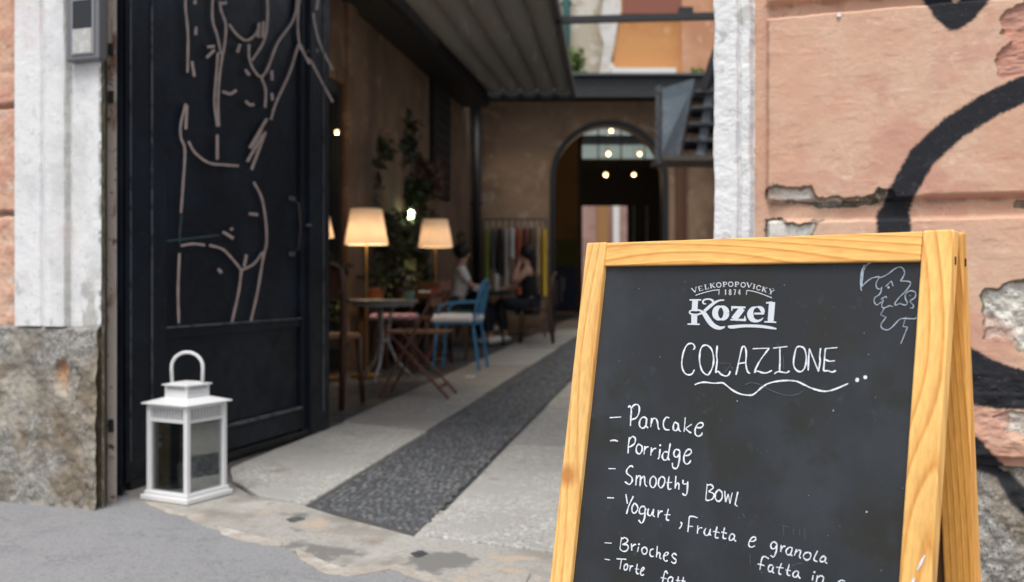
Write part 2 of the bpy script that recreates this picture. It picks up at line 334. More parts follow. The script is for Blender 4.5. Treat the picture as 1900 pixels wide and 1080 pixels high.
m_iron=mat('white_cast_iron',(.42,.42,.41),[(30,5,.5,.62,(.22,.2,.18))],rough=.6)
m_brass=mat('brass',(.50,.30,.10),rough=.35,metal=.8)
m_shirt=mat('white_grey_shirt',(.82,.81,.78),rough=.9); m_skin=mat('skin',(.58,.34,.25),rough=.6); m_hair=mat('dark_hair',(.012,.009,.008),rough=.5)
m_blk=mat('black_cloth',(.010,.010,.012),rough=.9); m_jean=mat('dark_trousers',(.02,.024,.035),rough=.9); m_shoe=mat('white_shoes',(.8,.78,.74),rough=.7)
m_whpaper=mat('white_paper',(.75,.75,.74),rough=.8)
# checked cushion
m_check=bpy.data.materials.new('pink_check_cloth'); m_check.use_nodes=True
_n=m_check.node_tree.nodes;_l=m_check.node_tree.links;_c=_n.new('ShaderNodeTexChecker');_t=_n.new('ShaderNodeTexCoord')
_c.inputs['Color1'].default_value=(.55,.5,.52,1);_c.inputs['Color2'].default_value=(.42,.09,.17,1);_c.inputs['Scale'].default_value=22
_l.new(_t.outputs['Object'],_c.inputs['Vector']);_l.new(_c.outputs[0],_n['Principled BSDF'].inputs['Base Color']);_n['Principled BSDF'].inputs['Roughness'].default_value=.9
# ================================================================ GROUND
K=.149   # passage axis: x grows K per metre of depth
ground=MB().add([(-70,-60,-.06),(70,-60,-.06),(70,80,-.06),(-70,80,-.06)],[(0,1,2,3)]).build('ground',m_floor); tag(ground,kind='structure')
asph_edge=[(240,921),(262,933),(300,946),(345,963),(380,980),(420,990),(450,1003),(490,1009),(520,1018),(548,1030),(566,1046),(594,1062),(643,1067),(690,1060),(726,1055),(770,1066),(800,1084),(900,1120),(1100,1185)]
ae=[gnd(*p) for p in asph_edge]
# asphalt pavement with its ragged upper edge
poly=[(p.x,p.y) for p in ae]
rgt=(3.5,.9)
poly=[(-9,6.05),(-1.5,3.72)]+poly+[(1.9,2.0),(9,-.3),(9,-5),(-9,-5)]
pav=MB().prism(poly,-.03,.004).build('pavement',m_asph); tag(pav,kind='structure')
road=MB().box((0,-10.2,-.12),(60,10,.05)).build('road',m_asph); tag(road,kind='structure')
# threshold stones: between asphalt edge and passage slabs
ts=bpy.data.objects.new('threshold',None); C.objects.link(ts); tag(ts,kind='structure')
MB().prism([(-1.62,3.95),(-1.62,3.4),(2.2,1.6),(2.4,2.6)],-.05,-.008).build('bedding',m_conc,ts)
thr_top=[(222,905),(430,893),(478,922),(570,938),(768,992),(920,1042),(1020,1068),(1200,1128),(1500,1240)]
tt=[gnd(*p) for p in thr_top]
def jit(pts,a=.004,n=5):
    out=[]
    for i,(p,q) in enumerate(zip(pts,pts[1:]+pts[:1])):
        for k in range(n):
            t=k/n; out.append((p[0]*(1-t)+q[0]*t+random.uniform(-a,a),p[1]*(1-t)+q[1]*t+random.uniform(-a,a)))
    return out
def thrslab(a,b,i):
    low=[Vector((p.x,p.y,0)) for p in ae]
    pts=[(p.x,p.y) for p in a]+[(p.x,p.y) for p in b]
    o=MB().prism(pts,-.04,0).build('threshold_stone',m_conc,ts,bevel=.006)
G=lambda *L:[gnd(*p) for p in L]
thrslab(G((215,900),(300,895),(427,895),(476,924),(564,940),(766,994),(920,1045),(985,1062)),G((955,1120),(880,1120),(780,1085),(640,1075),(500,1012),(380,985),(255,932)),0)
thrslab(G((990,1064),(1200,1130),(1500,1240)),G((1500,1330),(1200,1210),(963,1122)),3)
# socket holes and patches in threshold
holes=bpy.data.objects
for (px,py,sx,sy,mt,nm) in ((548,964,.062,.05,m_grout,'drain_socket'),(778,1028,.056,.045,m_cob[2],'drain_socket'),(697,1003,.05,.035,mat('pale_brick',(.33,.26,.21),[(60,4,.5,.6,(.2,.15,.12))],rough=.9),'brick_inset')):
    g=gnd(px,py); mb=MB(); n=14; mb.prism([(g.x+sx*.5*math.cos(a)*(1+random.uniform(-.12,.12))/(abs(math.cos(a))+abs(math.sin(a)))**.7,g.y+sy*.9*math.sin(a)*(1+random.uniform(-.12,.12))/(abs(math.cos(a))+abs(math.sin(a)))**.7) for a in [2*math.pi*i/n for i in range(n)]],-.02,.0012); mb.build(nm,mt,ts)
# old mortar feathering out over the asphalt edge
m_mort=mat('old_pale_mortar',(.40,.37,.32),[(14,6,.45,.6,(.34,.29,.245)),(80,4,.55,.65,(.28,.26,.23)),(5,5,.5,.6,(.50,.48,.44))],rough=.95,bump=[(60,.6,.004)])
def mpatch(L_,z=.0062):
    P=G(*L_); pts=jit([(p.x,p.y) for p in P],.0035,5); MB().prism(pts,-.01,z).build('mortar_patch',m_mort,ts)
mpatch([(548,1023),(575,1030),(600,1046),(640,1058),(690,1055),(735,1052),(800,1070),(820,1088),(770,1078),(725,1060),(690,1066),(645,1072),(604,1068),(574,1052),(556,1040)])
mpatch([(400,978),(440,988),(480,998),(522,1010),(524,1017),(490,1014),(450,1007),(412,995)])
mpatch([(268,930),(300,941),(340,955),(346,962),(310,954),(275,939)])
# floor of the passage
pf=bpy.data.objects.new('passage_floor',None); C.objects.link(pf); tag(pf,kind='structure')
MB().prism([(-2.7,3.6),(2.3,2.6),(9,30),(-3.5,30)],-.05,-.014).build('floor_bed',m_floor,pf)
SL=lambda Y:-1.25+.15*Y
SR=lambda Y:-.78+.155*Y
LL=lambda Y:-1.76+.138*Y
def slab(pts,i):
    o=MB().prism(jit(pts,.003,6),-.03,0).build('paving_slab',m_slab[i%3],pf,bevel=.005); o.rotation_euler=(random.uniform(-.0008,.0008),random.uniform(-.0008,.0008),0)
g1=lambda p:(gnd(*p).x,gnd(*p).y)
slab([g1((427,868)),g1((600,799)),g1((641,783)),g1((793,801)),g1((572,934)),g1((482,920)),g1((432,892))],0)
Ys=[5.72,7.3,9.6,12.3,15.2,18.5,22.5,26]
g_=.010
for i,(a,b) in enumerate(zip(Ys[:-1],Ys[1:])):
    a2=a-.42*(1 if i==0 else .4); b2=b-.42*.4
    slab([(LL(a),a+g_),(SL(a2)-.005,a2+g_+.02),(SL(b2)-.005,b2-g_),(LL(b),b-g_)],i+1)
r0=[g1((772,990)),g1((893,864))]
Yr=[3.13,4.85,6.4,8.6,11,14,17.5,22,26]
for i,(a,b) in enumerate(zip(Yr[:-1],Yr[1:])):
    dr=-.12
    w=.95
    if i==0: pts=[(SR(a)+.01,a),(SR(b)+.01,b-g_),(SR(b)+w,b+dr-g_),(SR(2.75)+w+.0,2.72)]
    else: pts=[(SR(a)+.01,a+g_),(SR(b)+.01,b-g_),(SR(b)+w,b+dr-g_),(SR(a)+w,a+dr+g_)]
    slab(pts,i)
    slab([(SR(a)+w+.02,a+(dr if i else -.45)+g_),(SR(b)+w+.02,b+dr-g_),(SR(b)+w+.9,b+dr*2-g_),(SR(a)+w+.9,a+(dr*2 if i else -.75)+g_)],i+1)
# cobble strip: real pebbles
st=bpy.data.objects.new('cobble_strip',None); C.objects.link(st); tag(st,kind='structure')
MB().prism([(SL(3.4),3.56),(SR(3.0),3.1),(SR(26),26),(SL(26),26)],-.013,-.0045).build('grout_bed',m_grout,st)
def pebble_mesh(seed):
    rr=random.Random(seed); mb=MB(); n=8
    vs=[];fs=[]
    for (rad,z) in ((1,-.5),(.95,.1),(.62,.75)):
        for k in range(n):
            a=2*math.pi*k/n; q=rad*(1+rr.uniform(-.1,.1)); vs.append((q*math.cos(a),q*math.sin(a),z))
    vs.append((0,0,1))
    for r_ in range(2):
        for k in range(n): fs.append((r_*n+k,r_*n+(k+1)%n,(r_+1)*n+(k+1)%n,(r_+1)*n+k))
    for k in range(n): fs.append((16+k,16+(k+1)%n,24))
    return vs,fs
protos=[]
for k in range(8):
    vs,fs=pebble_mesh(k); me=bpy.data.meshes.new('cobble'); me.from_pydata(vs,[],fs); me.update(); me.materials.append(m_cob[k%4 if k<6 else 0]); me.polygons.foreach_set('use_smooth',[True]*len(fs)); protos.append((me,vs,fs))
spots=[]
row=0; Y=3.02
while Y<20:
    sp=.0245 if Y<7 else .036
    x=SL(Y)+.018+random.uniform(0,.01)
    while x<SR(Y)-.012:
        yy=Y+random.uniform(-.006,.006)
        # front edge of the strip follows threshold line
        ye=3.555+(x-SL(3.55))*(-.93)
        if yy>ye-.008: spots.append((x+random.uniform(-.004,.004),yy,sp))
        x+=sp*random.uniform(.95,1.3)
    Y+=sp*.92
spots.sort(key=lambda s:s[1])
rest=[MB() for _ in range(1)]
mats_idx=[]
for i,(x,y,sp) in enumerate(spots):
    sx=sp*random.uniform(.42,.56); sy=sp*random.uniform(.38,.5); sz=random.uniform(.0045,.0085); rz=random.uniform(0,3.1); z=-.005+random.uniform(-.001,.001)
    k=random.choice([0,0,1,1,2,2,3,4,5,6,7])
    if i<300:
        o=bpy.data.objects.new('cobble',protos[k][0]); C.objects.link(o); o.parent=st; o.location=(x,y,z); o.scale=(sx,sy,sz); o.rotation_euler=(0,0,rz)
    else:
        c,s_=math.cos(rz),math.sin(rz)
        rest[0].add([(x+(v[0]*sx*c-v[1]*sy*s_),y+(v[0]*sx*s_+v[1]*sy*c),z+v[2]*sz) for v in protos[k][1]],protos[k][2]); mats_idx+= [k%4]*len(protos[k][2])
me=rest[0].mesh('cobble_field'); o=link('cobble_field',me,m_cob[0],st,smooth=True)
for m_ in m_cob[1:]: me.materials.append(m_)
me.polygons.foreach_set('material_index',mats_idx); o['kind']='stuff'
# ================================================================ RIGHT FACADE
rw=thing('facade_wall','peeling peach plaster wall with black graffiti strokes and a white moulded edge behind the menu board','wall')
uL=fac(1424,300,.03)[0]; ZG=[(1.517,1.552),(.962,1.0095),(.302,.343)]
fp=lambda L:[fac(*p) for p in L]
GR=[(fp([(1657,500),(1657,405)]),.044),(fp([(1657,405),(1671,362),(1708,296),(1766,242),(1830,201),(1900,168),(1960,146)]),.0355),
    (fp([(1716,-60),(1732,-10),(1750,25),(1769,41),(1790,25),(1817,-10),(1840,-60)]),.034)]
GP=[fp([(1770,622),(1800,642),(1830,660),(1870,676),(1960,700),(1960,760),(1900,757),(1850,757),(1780,746)]),
    fp([(1780,790),(1812,806),(1835,832),(1860,858),(1900,900),(1960,960),(1960,1040),(1905,965),(1870,930),(1845,885),(1800,868),(1780,860)])]
z38=lambda L:fp([(1400+x/3.8,330+y/3.8) for x,y in L])
H1=z38([(65,120),(90,80),(150,58),(330,80),(400,70),(430,130),(500,150),(640,140),(740,150),(830,125),(880,85),(960,100),(990,150),(960,180),(860,180),(700,205),(480,215),(300,180),(80,165)])
H2=z38([(80,290),(190,290),(240,325),(320,335),(420,305),(500,295),(440,345),(420,400),(420,440),(80,445)])
H3=fp([(1930,0),(1864,24),(1850,45),(1858,61),(1850,69),(1870,81),(1846,106),(1844,130),(1854,155),(1930,140)])
H4=fp([(1816,548),(1826,534),(1850,535),(1870,523),(1900,518),(1960,505),(1960,640),(1900,655),(1865,632),(1819,629),(1822,590)])
H5=fp([(1838,770),(1870,758),(1960,762),(1960,812),(1900,805),(1860,800)])
H6=fp([(1880,370),(1960,366),(1960,385),(1880,385)])
def rwall(U,Z):
    nz1=V1.fbm(U,Z,26,4); nz2=V2.fbm(U,Z,90,3); nz3=V3.fbm(U+9,Z,7,3)
    wob=(nz1-.5)*.012
    blk=sst(U-uL+wob*.4,-.006,.007)
    win=np.ones_like(U)
    for a,b in ZG: win=np.minimum(win,np.maximum(sst(Z+wob*.6,b-.004,b+.008),1-sst(Z+wob*.6,a-.010,a+.004)))
    blk=blk*win
    D=.012+.030*blk+(nz1-.5)*.0022*(.4+.6*blk)+(nz2-.5)*.0011+(nz3-.5)*.005
    # scratches / trowel relief
    D=D+.0006*sst(V2.fbm(U*.6,Z*1.8,22,4),.55,.64)
    bare=np.zeros_like(U); red=np.zeros_like(U); dirt_shade=np.zeros_like(U)
    jag=(V2.fbm(U,Z,60,4)-.5)*.016
    def hole(P,dep,e=.004,rim=.005):
        nonlocal D,dirt_shade
        s=poly_sd(U,Z,P)+jag; k=1-sst(s,-e,0.0005); D=D-dep*k
        dirt_shade=np.maximum(dirt_shade,.85*(1-sst(np.abs(s+.002),rim*.4,rim)))
        return k
    k=hole(H1,.016); rough_part=sst(U,fac(1500,370)[0],fac(1525,370)[0]); bare=np.maximum(bare,k); dirt_shade=np.maximum(dirt_shade,k*rough_part*sst(V1.fbm(U,Z,45,3),.42,.6))
    D=D+k*(V1.fbm(U,Z,60,3)-.5)*.014*rough_part
    k=hole(H2,.012); bare=np.maximum(bare,k)
    k=hole(H3,.010,.006,.003); red=np.maximum(red,k); D=D+k*(V1.fbm(U*.6,Z*1.6,60,4)-.5)*.009
    k=hole(H4,.016,.006,.006); bare=np.maximum(bare,k); D=D+k*(V1.fbm(U,Z,50,4)-.5)*.022
    k=hole(H5,.008,.005,.003); bare=np.maximum(bare,k*.9); D=D+k*(V1.fbm(U,Z,50,4)-.5)*.016
    k=hole(H6,.008,.003,.004); dirt_shade=np.maximum(dirt_shade,k*.8)
    # peeled/eroded zone low on the right
    er=sst(Z,.62,.5)*sst(U,uL,uL+.05)
    red=np.maximum(red,.75*er*sst(V2.fbm(U,Z*1.6,18,4),.5,.58)); D=D+er*(V2.fbm(U,Z*2,22,4)-.5)*.018
    # eroded block lips
    lip=(1-sst(np.abs(Z-1.013),.002,.010))*sst(U,fac(1700,370)[0],fac(1740,370)[0]); D=D-.006*lip; red=np.maximum(red,.6*lip)
    red=np.maximum(red,.5*sst(V1.fbm(U+3,Z,6,5),.56,.66))
    red=np.maximum(red,.45*sst(V1.fbm(U+3,Z*3,9,5),.52,.64)*(1-sst(np.abs(Z-1.08),.02,.09)))
    for a_,b_ in ZG: dirt_shade=np.maximum(dirt_shade,.5*(1-sst(np.abs(Z-b_+.006+wob),.002,.011))*sst(V2.fbm(U,Z,30,3),.35,.6)*sst(U,uL,uL+.01))  # groove shade painted into the dirt mask just below each upper lip
    wbg=sst(V1.fbm(U*3,Z*3,40,3),.72,.78); dirt_shade=np.maximum(dirt_shade,.6*wbg*(1-blk)*.5)
    g=np.zeros_like(U); soft=(V2.fbm(U,Z,150,2)-.5)*.006
    for P,w in GR: g=np.maximum(g,1-sst(seg_dist(U,Z,P)+soft,w-.007,w+.003))
    for P in GP: g=np.maximum(g,1-sst(poly_sd(U,Z,P)+soft,-.006,.003))
    D=D*(1-0)+0
    # grey ledge below lowest groove is painted over
    return D,np.stack([g,bare,red,dirt_shade],-1)
uR=fac(1900,500)[0]+.16
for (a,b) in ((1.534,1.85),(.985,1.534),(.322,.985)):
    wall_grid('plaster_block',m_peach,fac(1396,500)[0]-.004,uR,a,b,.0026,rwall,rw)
def rstone(U,Z):
    n1=V1.fbm(U,Z,16,5); n2=V2.fbm(U,Z,80,3)
    D=.028+(n1-.5)*.05+(n2-.5)*.009-.02*sst(Z,.25,.325)
    g=np.zeros_like(U)
    for P in GP: g=np.maximum(g,1-sst(poly_sd(U,Z,P),-.008,.004))
    bare=sst(V3.fbm(U,Z,9,4),.55,.65)*.5; dirt_shade=.5*sst(V2.fbm(U+5,Z,11,4),.55,.64)
    g=np.maximum(g,sst(V1.fbm(U,Z,30,3),.35,.2)*0)
    return D,np.stack([g,bare,bare*0+.9*sst(V2.fbm(U,Z,60,3),.78,.8),dirt_shade],-1)
wall_grid('stone_block',m_granite,fac(1396,500)[0]-.004,uR,-.02,.322,.0035,rstone,rw)
# continuation of the wall beyond the frame (coarser)
def plain(U,Z):
    D,M_=rwall(U,Z); M_[...,0]=0; return D,M_
wall_grid('plaster_block',m_peach,uR,uR+2.6,.322,3.4,.02,plain,rw)
wall_grid('stone_block',m_granite,uR,uR+2.6,-.02,.322,.02,rstone,rw)
wall_grid('plaster_block',m_peach,fac(1396,500)[0]-.004,uR,1.85,3.4,.012,plain,rw)
# white moulded edge
uw0,uw1,uwm=fac(1318,300,.05)[0],fac(1398,300,.03)[0],fac(1371,300,.05)[0]
def rpil(U,Z):
    w=(V1.fbm(U*0+3,Z,14,4)-.5)*.010; Uw=U+w
    D=.058-.016*sst(Uw,uwm-.004,uwm+.004)-.012*(1-sst(np.abs(Uw-uwm),.001,.006))
    D=D-.09*sst(uw0+.014-Uw,0,.012)**2*1.4
    D=D-.03*sst(Uw,uw1-.012,uw1+.004)
    D=D+(V1.fbm(U,Z,40,4)-.5)*.0045+(V2.fbm(U,Z,130,3)-.5)*.0022
    sc1=sst(V3.fbm(U,Z,70,3),.70,.76)
    return D,np.stack([D*0,.7*sc1*sst(U,uwm-.02,uwm+.02),D*0,.35*sst(V3.fbm(U,Z,24,4),.68,.76)],-1)
wall_grid('white_moulding',m_white,uw0-.002,uw1+.003,-.02,1.9,.0028,rpil,rw)
wall_grid('white_moulding',m_white,uw0-.002,uw1+.003,1.9,3.4,.01,rpil,rw)
# solid core and the reveal into the passage
mb=MB(); a,b=uw0+.012,uR+2.6
mb.hexa([fac3(a,-.03,-.002),fac3(b,-.03,-.002),fac3(b,-.03,-.42),fac3(a+.05,-.03,-.42),fac3(a,3.4,-.002),fac3(b,3.4,-.002),fac3(b,3.4,-.42),fac3(a+.05,3.4,-.42)])
mb.build('wall_core',m_white,rw)
# small wall screw
p=fac3(*fac(1557,36),.044); o=MB().tube([p-N_*.006,p+N_*.004],[.0055,.0055],12).build('wall_screw',m_lant); 
tag(o,'small round metal screw in the peach plaster near the top of the wall','screw')
# ================================================================ LEFT FACADE
lw=thing('facade_wall','weathered facade pier left of the gate with white moulded plaster over a stained granite foot','wall')
ul0=fac(-260,500)[0]; ua=fac(30,300,.05)[0]; ub=fac(77,300,.055)[0]; uc=fac(122,300,.05)[0]; ud=fac(186,300,.03)[0]; ZB=.638
def lplas(U,Z):
    n1=V1.fbm(U,Z,20,4); n2=V2.fbm(U,Z,80,3)
    D=.03+.004*np.sin(Z*0)+(n1-.5)*.014+(n2-.5)*.004
    dk=np.zeros_like(U)
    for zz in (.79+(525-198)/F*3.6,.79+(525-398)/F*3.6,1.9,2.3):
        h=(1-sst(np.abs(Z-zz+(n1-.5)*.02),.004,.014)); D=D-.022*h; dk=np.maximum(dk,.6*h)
    red=.7*sst(n1,.5,.62)
    return D,np.stack([D*0,.5*sst(V3.fbm(U,Z,30,4),.66,.72),red,dk],-1)
def lpil(U,Z):
    n1=V1.fbm(U,Z,24,4); n2=V2.fbm(U,Z,110,3); w=(V1.fbm(U*0,Z,12,3)-.5)*.008; Uw=U+w
    D=.055-.014*(1-sst(np.abs(Uw-ub),.003,.010))+.010*sst(Uw,ub,ub+.03)*(1-sst(Uw,uc-.03,uc))
    D=D-.030*sst(Uw,uc-.004,uc+.004)
    D=D+(n1-.5)*.003+(n2-.5)*.0012
    gr=sst(Z,1.0,.66)*sst(V3.fbm(U,Z*.5,18,4)+sst(U,uc-.03,ud)*.16,.60,.74)*.6
    gr=np.maximum(gr,.8*sst(Uw,ud-.018,ud-.004)*sst(V3.fbm(U,Z,30,3),.45,.6))
    gr=np.maximum(gr,.5*(1-sst(np.abs(Uw-uc),.001,.006)))
    gr=np.maximum(gr,.10*sst(V1.fbm(U*1.5,Z*.7,9,3),.50,.66))
    pk=.55*sst(V2.fbm(U,Z*.6,7,3),.55,.68)
    return D,np.stack([D*0,.4*sst(V3.fbm(U*1.5,Z,60,3),.68,.76),pk,gr],-1)
def lbase(U,Z):
    n1=V1.fbm(U,Z,13,5); n2=V2.fbm(U,Z,60,4)
    D=.05+(n1-.5)*.028+(n2-.5)*.008
    D=D-.012*(1-sst(np.abs(Z-ZB),.002,.010))
    c=fac(115,700,.05); h=(1-sst(np.hypot((U-c[0])*1.3,(Z-c[1])*.6)+(n1-.5)*.05,.02,.055)); D=D-.02*h
    dirt_shade=sst(U+(V3.fbm(U,Z,12,4)-.5)*.22,uc-.06,uc-.01)*sst(Z,.60,.42)*.8*(.55+.45*sst(V1.fbm(U,Z,25,4),.4,.6))
    dirt_shade=np.maximum(dirt_shade,.7*sst(V2.fbm(U,Z,9,4),.46,.62)); bare=.6*sst(V1.fbm(U+4,Z,10,4),.5,.62)
    return D,np.stack([.92*(1-sst(np.abs(V3.fbm(U,Z,10,3)-.5),.0,.02))*sst(U,uc-.05,uc)*.8,bare,h*.9,dirt_shade],-1)
wall_grid('plaster_block',m_peach,ul0,ua,ZB,1.9,.005,lplas,lw)
wall_grid('white_moulding',m_white,ua-.002,ud,ZB,1.9,.0035,lpil,lw)
wall_grid('stone_block',m_granite,ul0,ud,-.02,ZB,.005,lbase,lw)
wall_grid('plaster_block',m_peach,ul0-2.5,ul0,ZB,3.4,.02,lplas,lw); wall_grid('plaster_block',m_peach,ul0,ua,1.9,3.4,.02,lplas,lw)
wall_grid('white_moulding',m_white,ua-.002,ud,1.9,3.4,.01,lpil,lw); wall_grid('stone_block',m_granite,ul0-2.5,ul0,-.02,ZB,.02,lbase,lw)
mb=MB(); mb.hexa([fac3(ul0-2.5,-.03,0),fac3(ud-.004,-.03,0),fac3(ud-.27,-.03,-.30),fac3(ul0-2.5,-.03,-.30),fac3(ul0-2.5,3.4,0),fac3(ud-.004,3.4,0),fac3(ud-.27,3.4,-.30),fac3(ul0-2.5,3.4,-.30)]); mb.build('wall_core',m_granite,lw)
mb=MB(); mb.hexa([fac3(ud-.012,-.02,-.004),fac3(ud-.001,-.02,.02),fac3(ud-.001,-.02,.02)+E_*.001,fac3(ud-.011,-.02,-.004),fac3(ud-.012,3.4,-.004),fac3(ud-.001,3.4,.02),fac3(ud-.001,3.4,.02)+E_*.001,fac3(ud-.011,3.4,-.004)]); mb.build('edge_return',m_white,lw)
# upper storey over the gateway (out of frame, height set for the shade it casts into the passage)
up=thing('upper_facade','peach plaster upper storey spanning above the gateway','building',(0,0,0))
MB().hexa([fac3(ul0-2.5,3.4,.02),fac3(uR+2.6,3.4,.02),fac3(uR+2.6,3.4,-.42),fac3(ul0-2.5,3.4,-.42),fac3(ul0-2.5,4.5,.02),fac3(uR+2.6,4.5,.02),fac3(uR+2.6,4.5,-.42),fac3(ul0-2.5,4.5,-.42)]).build('upper_wall',m_peach,up)
# intercom
ic=thing('intercom','grey door intercom with dark screen and pale label plate on the white pier','intercom')
def fbox(mb,px0,px1,py0,py1,d0,d1):
    u0,z1=fac(px0,py0,.07);u1,z0=fac(px1,py1,.07)
    return mb.hexa([fac3(u0,z0,d0),fac3(u1,z0,d0),fac3(u1,z0,d1),fac3(u0,z0,d1),fac3(u0,z1,d0),fac3(u1,z1,d0),fac3(u1,z1,d1),fac3(u0,z1,d1)])
m_icg=mat('intercom_grey',(.17,.17,.18),rough=.45,metal=.4); m_icd=mat('intercom_screen',(.008,.009,.012),rough=.2)
fbox(MB(),119,180,-60,108,.02,.062).build('housing',m_icg,ic,bevel=.006)
fbox(MB(),130,172,-40,99,.0625,.066).build('face_plate',mat('intercom_silver',(.3,.3,.31),rough=.4,metal=.5),ic,bevel=.002)
fbox(MB(),134,168,2,50,.0665,.069).build('screen',m_icd,ic)
fbox(MB(),134,168,54,96,.0665,.068).build('name_plate',mat('plate_pale',(.42,.41,.38),[(40,3,.5,.6,(.5,.5,.48))],rough=.5),ic)
# gate frame
gf=lw
def vpost(px0,px1,Y0,Y1,h,z0=-.01):
    a=Vector(((px0-950)/F*Y0,Y0,z0)); b=Vector(((px1-950)/F*Y0,Y0,z0)); d=Vector((-.03,Y1-Y0,0))
    return MB().hexa([a,b,b+d,a+d,*[v+Vector((0,0,h)) for v in (a,b,b+d,a+d)]])
vpost(184,197,3.50,3.56,3.3).build('outer_angle',m_navy,gf)
vpost(198,216,3.58,3.66,3.3).build('inner_angle',m_rusty,gf,bevel=.003)
vpost(214,228,3.68,3.74,3.3).build('stop_bar',m_navy,gf)
for py in (92,135,180,790,835):
    p=at(206,py,3.572); MB().box(p,(.02,.008,.045)).build('hinge_plate',m_rusty if py%2 else m_dkmet,gf,bevel=.003)
# ================================================================ GATE LEAF
gh=gnd(224,912); ge=gnd(600,797); GX=(Vector((ge.x,ge.y,0))-Vector((gh.x,gh.y,0))); GL=GX.length; GX.normalize(); GN=Vector((GX.y,-GX.x,0))
gate=thing('gate_leaf','tall open dark navy steel gate leaf with a figure outlined in beige tape','gate',(gh.x,gh.y,0),math.atan2(GX.y,GX.x))
# local: x along leaf, -y faces the passage
def gloc(px,py):
    d=ray(px,py); o=Vector((0,0,CZ)); t=(Vector((gh.x,gh.y,0))).dot(GN)/d.dot(GN); p=d*t+o
    return ((Vector((p.x,p.y,0))-Vector((gh.x,gh.y,0))).dot(GX),p.z)
gx=lambda px:gloc(px,500)[0]
x1,x2,x3=gx(300),gx(556),gx(566)
GH=3.1
MB().box((GL/2,.022,GH/2+.02),(GL,.03,GH)).build('back_sheet',m_navy,gate)
MB().box((x1/2,-.009,GH/2+.03),(x1,.03,GH)).build('hinge_stile',m_navy,gate,bevel=.003)
MB().box(((x3+GL)/2,-.012,GH/2+.01),(GL-x3,.05,GH)).build('lock_stile',m_navy,gate,bevel=.004)
MB().box(((x2+x3)/2,-.004,GH/2+.03),(x3-x2-.004,.02,GH)).build('inner_edge',m_navy,gate,bevel=.002)
zr=gloc(430,601)[1]
mb=MB(); mb.box(((x1+x2)/2,.001,zr-.02),(x2-x1-.004,.012,.04)); mb.build('mid_rail',m_navy,gate,bevel=.002)
MB().box(((x1+x2)/2,-.008,zr+.004),(x2-x1,.012,.008)).build('rail_bead',m_edge,gate,bevel=.002)
MB().box(((x1+x2)/2,-.004,.09),(x2-x1-.004,.02,.1)).build('bottom_rail',m_navy,gate,bevel=.004)
MB().box(((x1+x2)/2,-.012,.15),(x2-x1,.018,.014)).build('rail_bead',m_edge,gate,bevel=.002)
MB().box((GL/2,-.02,.018),(GL-.05,.012,.03)).build('kick_strip',m_dkmet,gate,bevel=.002)
for px,m_ in ((271,m_edge),(231,m_edge),(588,m_edge)):
    xx=gx(px); MB().box((xx,-.0275 if px<300 else -.0395,GH/2+.06),(.005,.006,GH-.1)).build('vertical_bead',m_,gate,bevel=.001)
hx,hz=gloc(541,420)
MB().tube([(hx,-.0,hz+.13),(hx,-.04,hz+.115),(hx+.01,-.045,hz),(hx,-.04,hz-.115),(hx,0,hz-.13)],.0055,8).build('pull_handle',mat('handle_rust',(.045,.028,.025),rough=.6),gate,smooth=True)
MB().box((hx,-.004,hz+.14),(.045,.012,.02)).build('handle_bracket',m_edge,gate); MB().box((hx,-.004,hz-.14),(.045,.012,.02)).build('handle_bracket',m_edge,gate)
q=gloc(560,420); MB().lathe([(.018,0),(.018,.01)],(0,0,0),12).build('lock_cap',m_edge,gate).location=(q[0],-.04,q[1])
T=[[(685,-40),(683,30),(692,130),(690,270)],[(718,0),(718,16)],[(722,100),(720,130)],[(706,228),(715,285)],[(760,215),(790,185)],[(762,175),(790,172)],
[(785,-40),(783,70),(800,130),(815,200)],[(810,5),(815,40),(832,90),(830,150),(822,200)],[(803,195),(795,300),(790,380),(800,470)],[(820,200),(808,290),(803,380),(806,470)],[(800,500),(800,592)],
[(808,15),(835,10)],[(845,90),(875,130),(910,150),(945,125),(958,85)],[(985,-40),(988,60),(975,150),(930,225)],[(918,165),(920,220),(940,265),(965,285),(990,250),(1025,160),(1085,70),(1100,-30)],[(885,165),(875,195)],
[(965,290),(980,335),(978,400)],[(1112,-40),(1100,60),(1105,160),(1140,250),(1210,380)],[(1160,-40),(1150,40)],[(1138,50),(1145,100),(1165,170),(1210,260)],[(1102,165),(1070,270),(1020,380),(1000,445)],[(1130,190),(1155,190)],
[(985,440),(920,550)],[(965,480),(925,550)],[(980,490),(928,630)],[(970,500),(912,600)],[(683,385),(665,460),(665,510),(680,560),(672,700),(665,790)],[(687,390),(683,480)],[(692,525),(720,570),(770,605),(830,612),(880,616)],
[(935,675),(965,735),(980,820),(983,900),(970,960),(950,1080),(925,1190)],[(660,940),(655,1080),(658,1200)],[(665,912),(710,905),(755,910)],[(770,910),(820,925),(860,965),(890,1003)],[(890,1003),(935,980),(970,935)],[(890,1003),(880,1080),(855,1195)],[(908,945),(900,990)],
[(820,340),(850,350)],[(850,350),(872,335)],[(905,375),(918,388)],[(918,390),(938,388)],[(918,793),(952,797)],[(802,998),(816,1012)],[(905,258),(920,280)],[(1003,262),(1005,298)],[(1003,345),(1006,372)],[(972,80),(968,140)],[(955,90),(952,140)],[(820,860),(860,885)],[(848,850),(860,850)]]
T2=[[(668,795),(662,860),(662,905)],[(610,895),(700,885),(810,872)]]
def catmull(P,n=5):
    if len(P)<3: return [Vector(p) for p in P]
    P=[Vector(p) for p in P]; out=[]
    Q=[P[0]*2-P[1]]+P+[P[-1]*2-P[-2]]
    for i in range(1,len(Q)-2):
        a,b,c,d=Q[i-1:i+3]
        for k in range(n):
            t=k/n; out.append(.5*((2*b)+(c-a)*t+(2*a-5*b+4*c-d)*t*t+(3*b-a-3*c+d)*t**3))
    out.append(P[-1]); return out
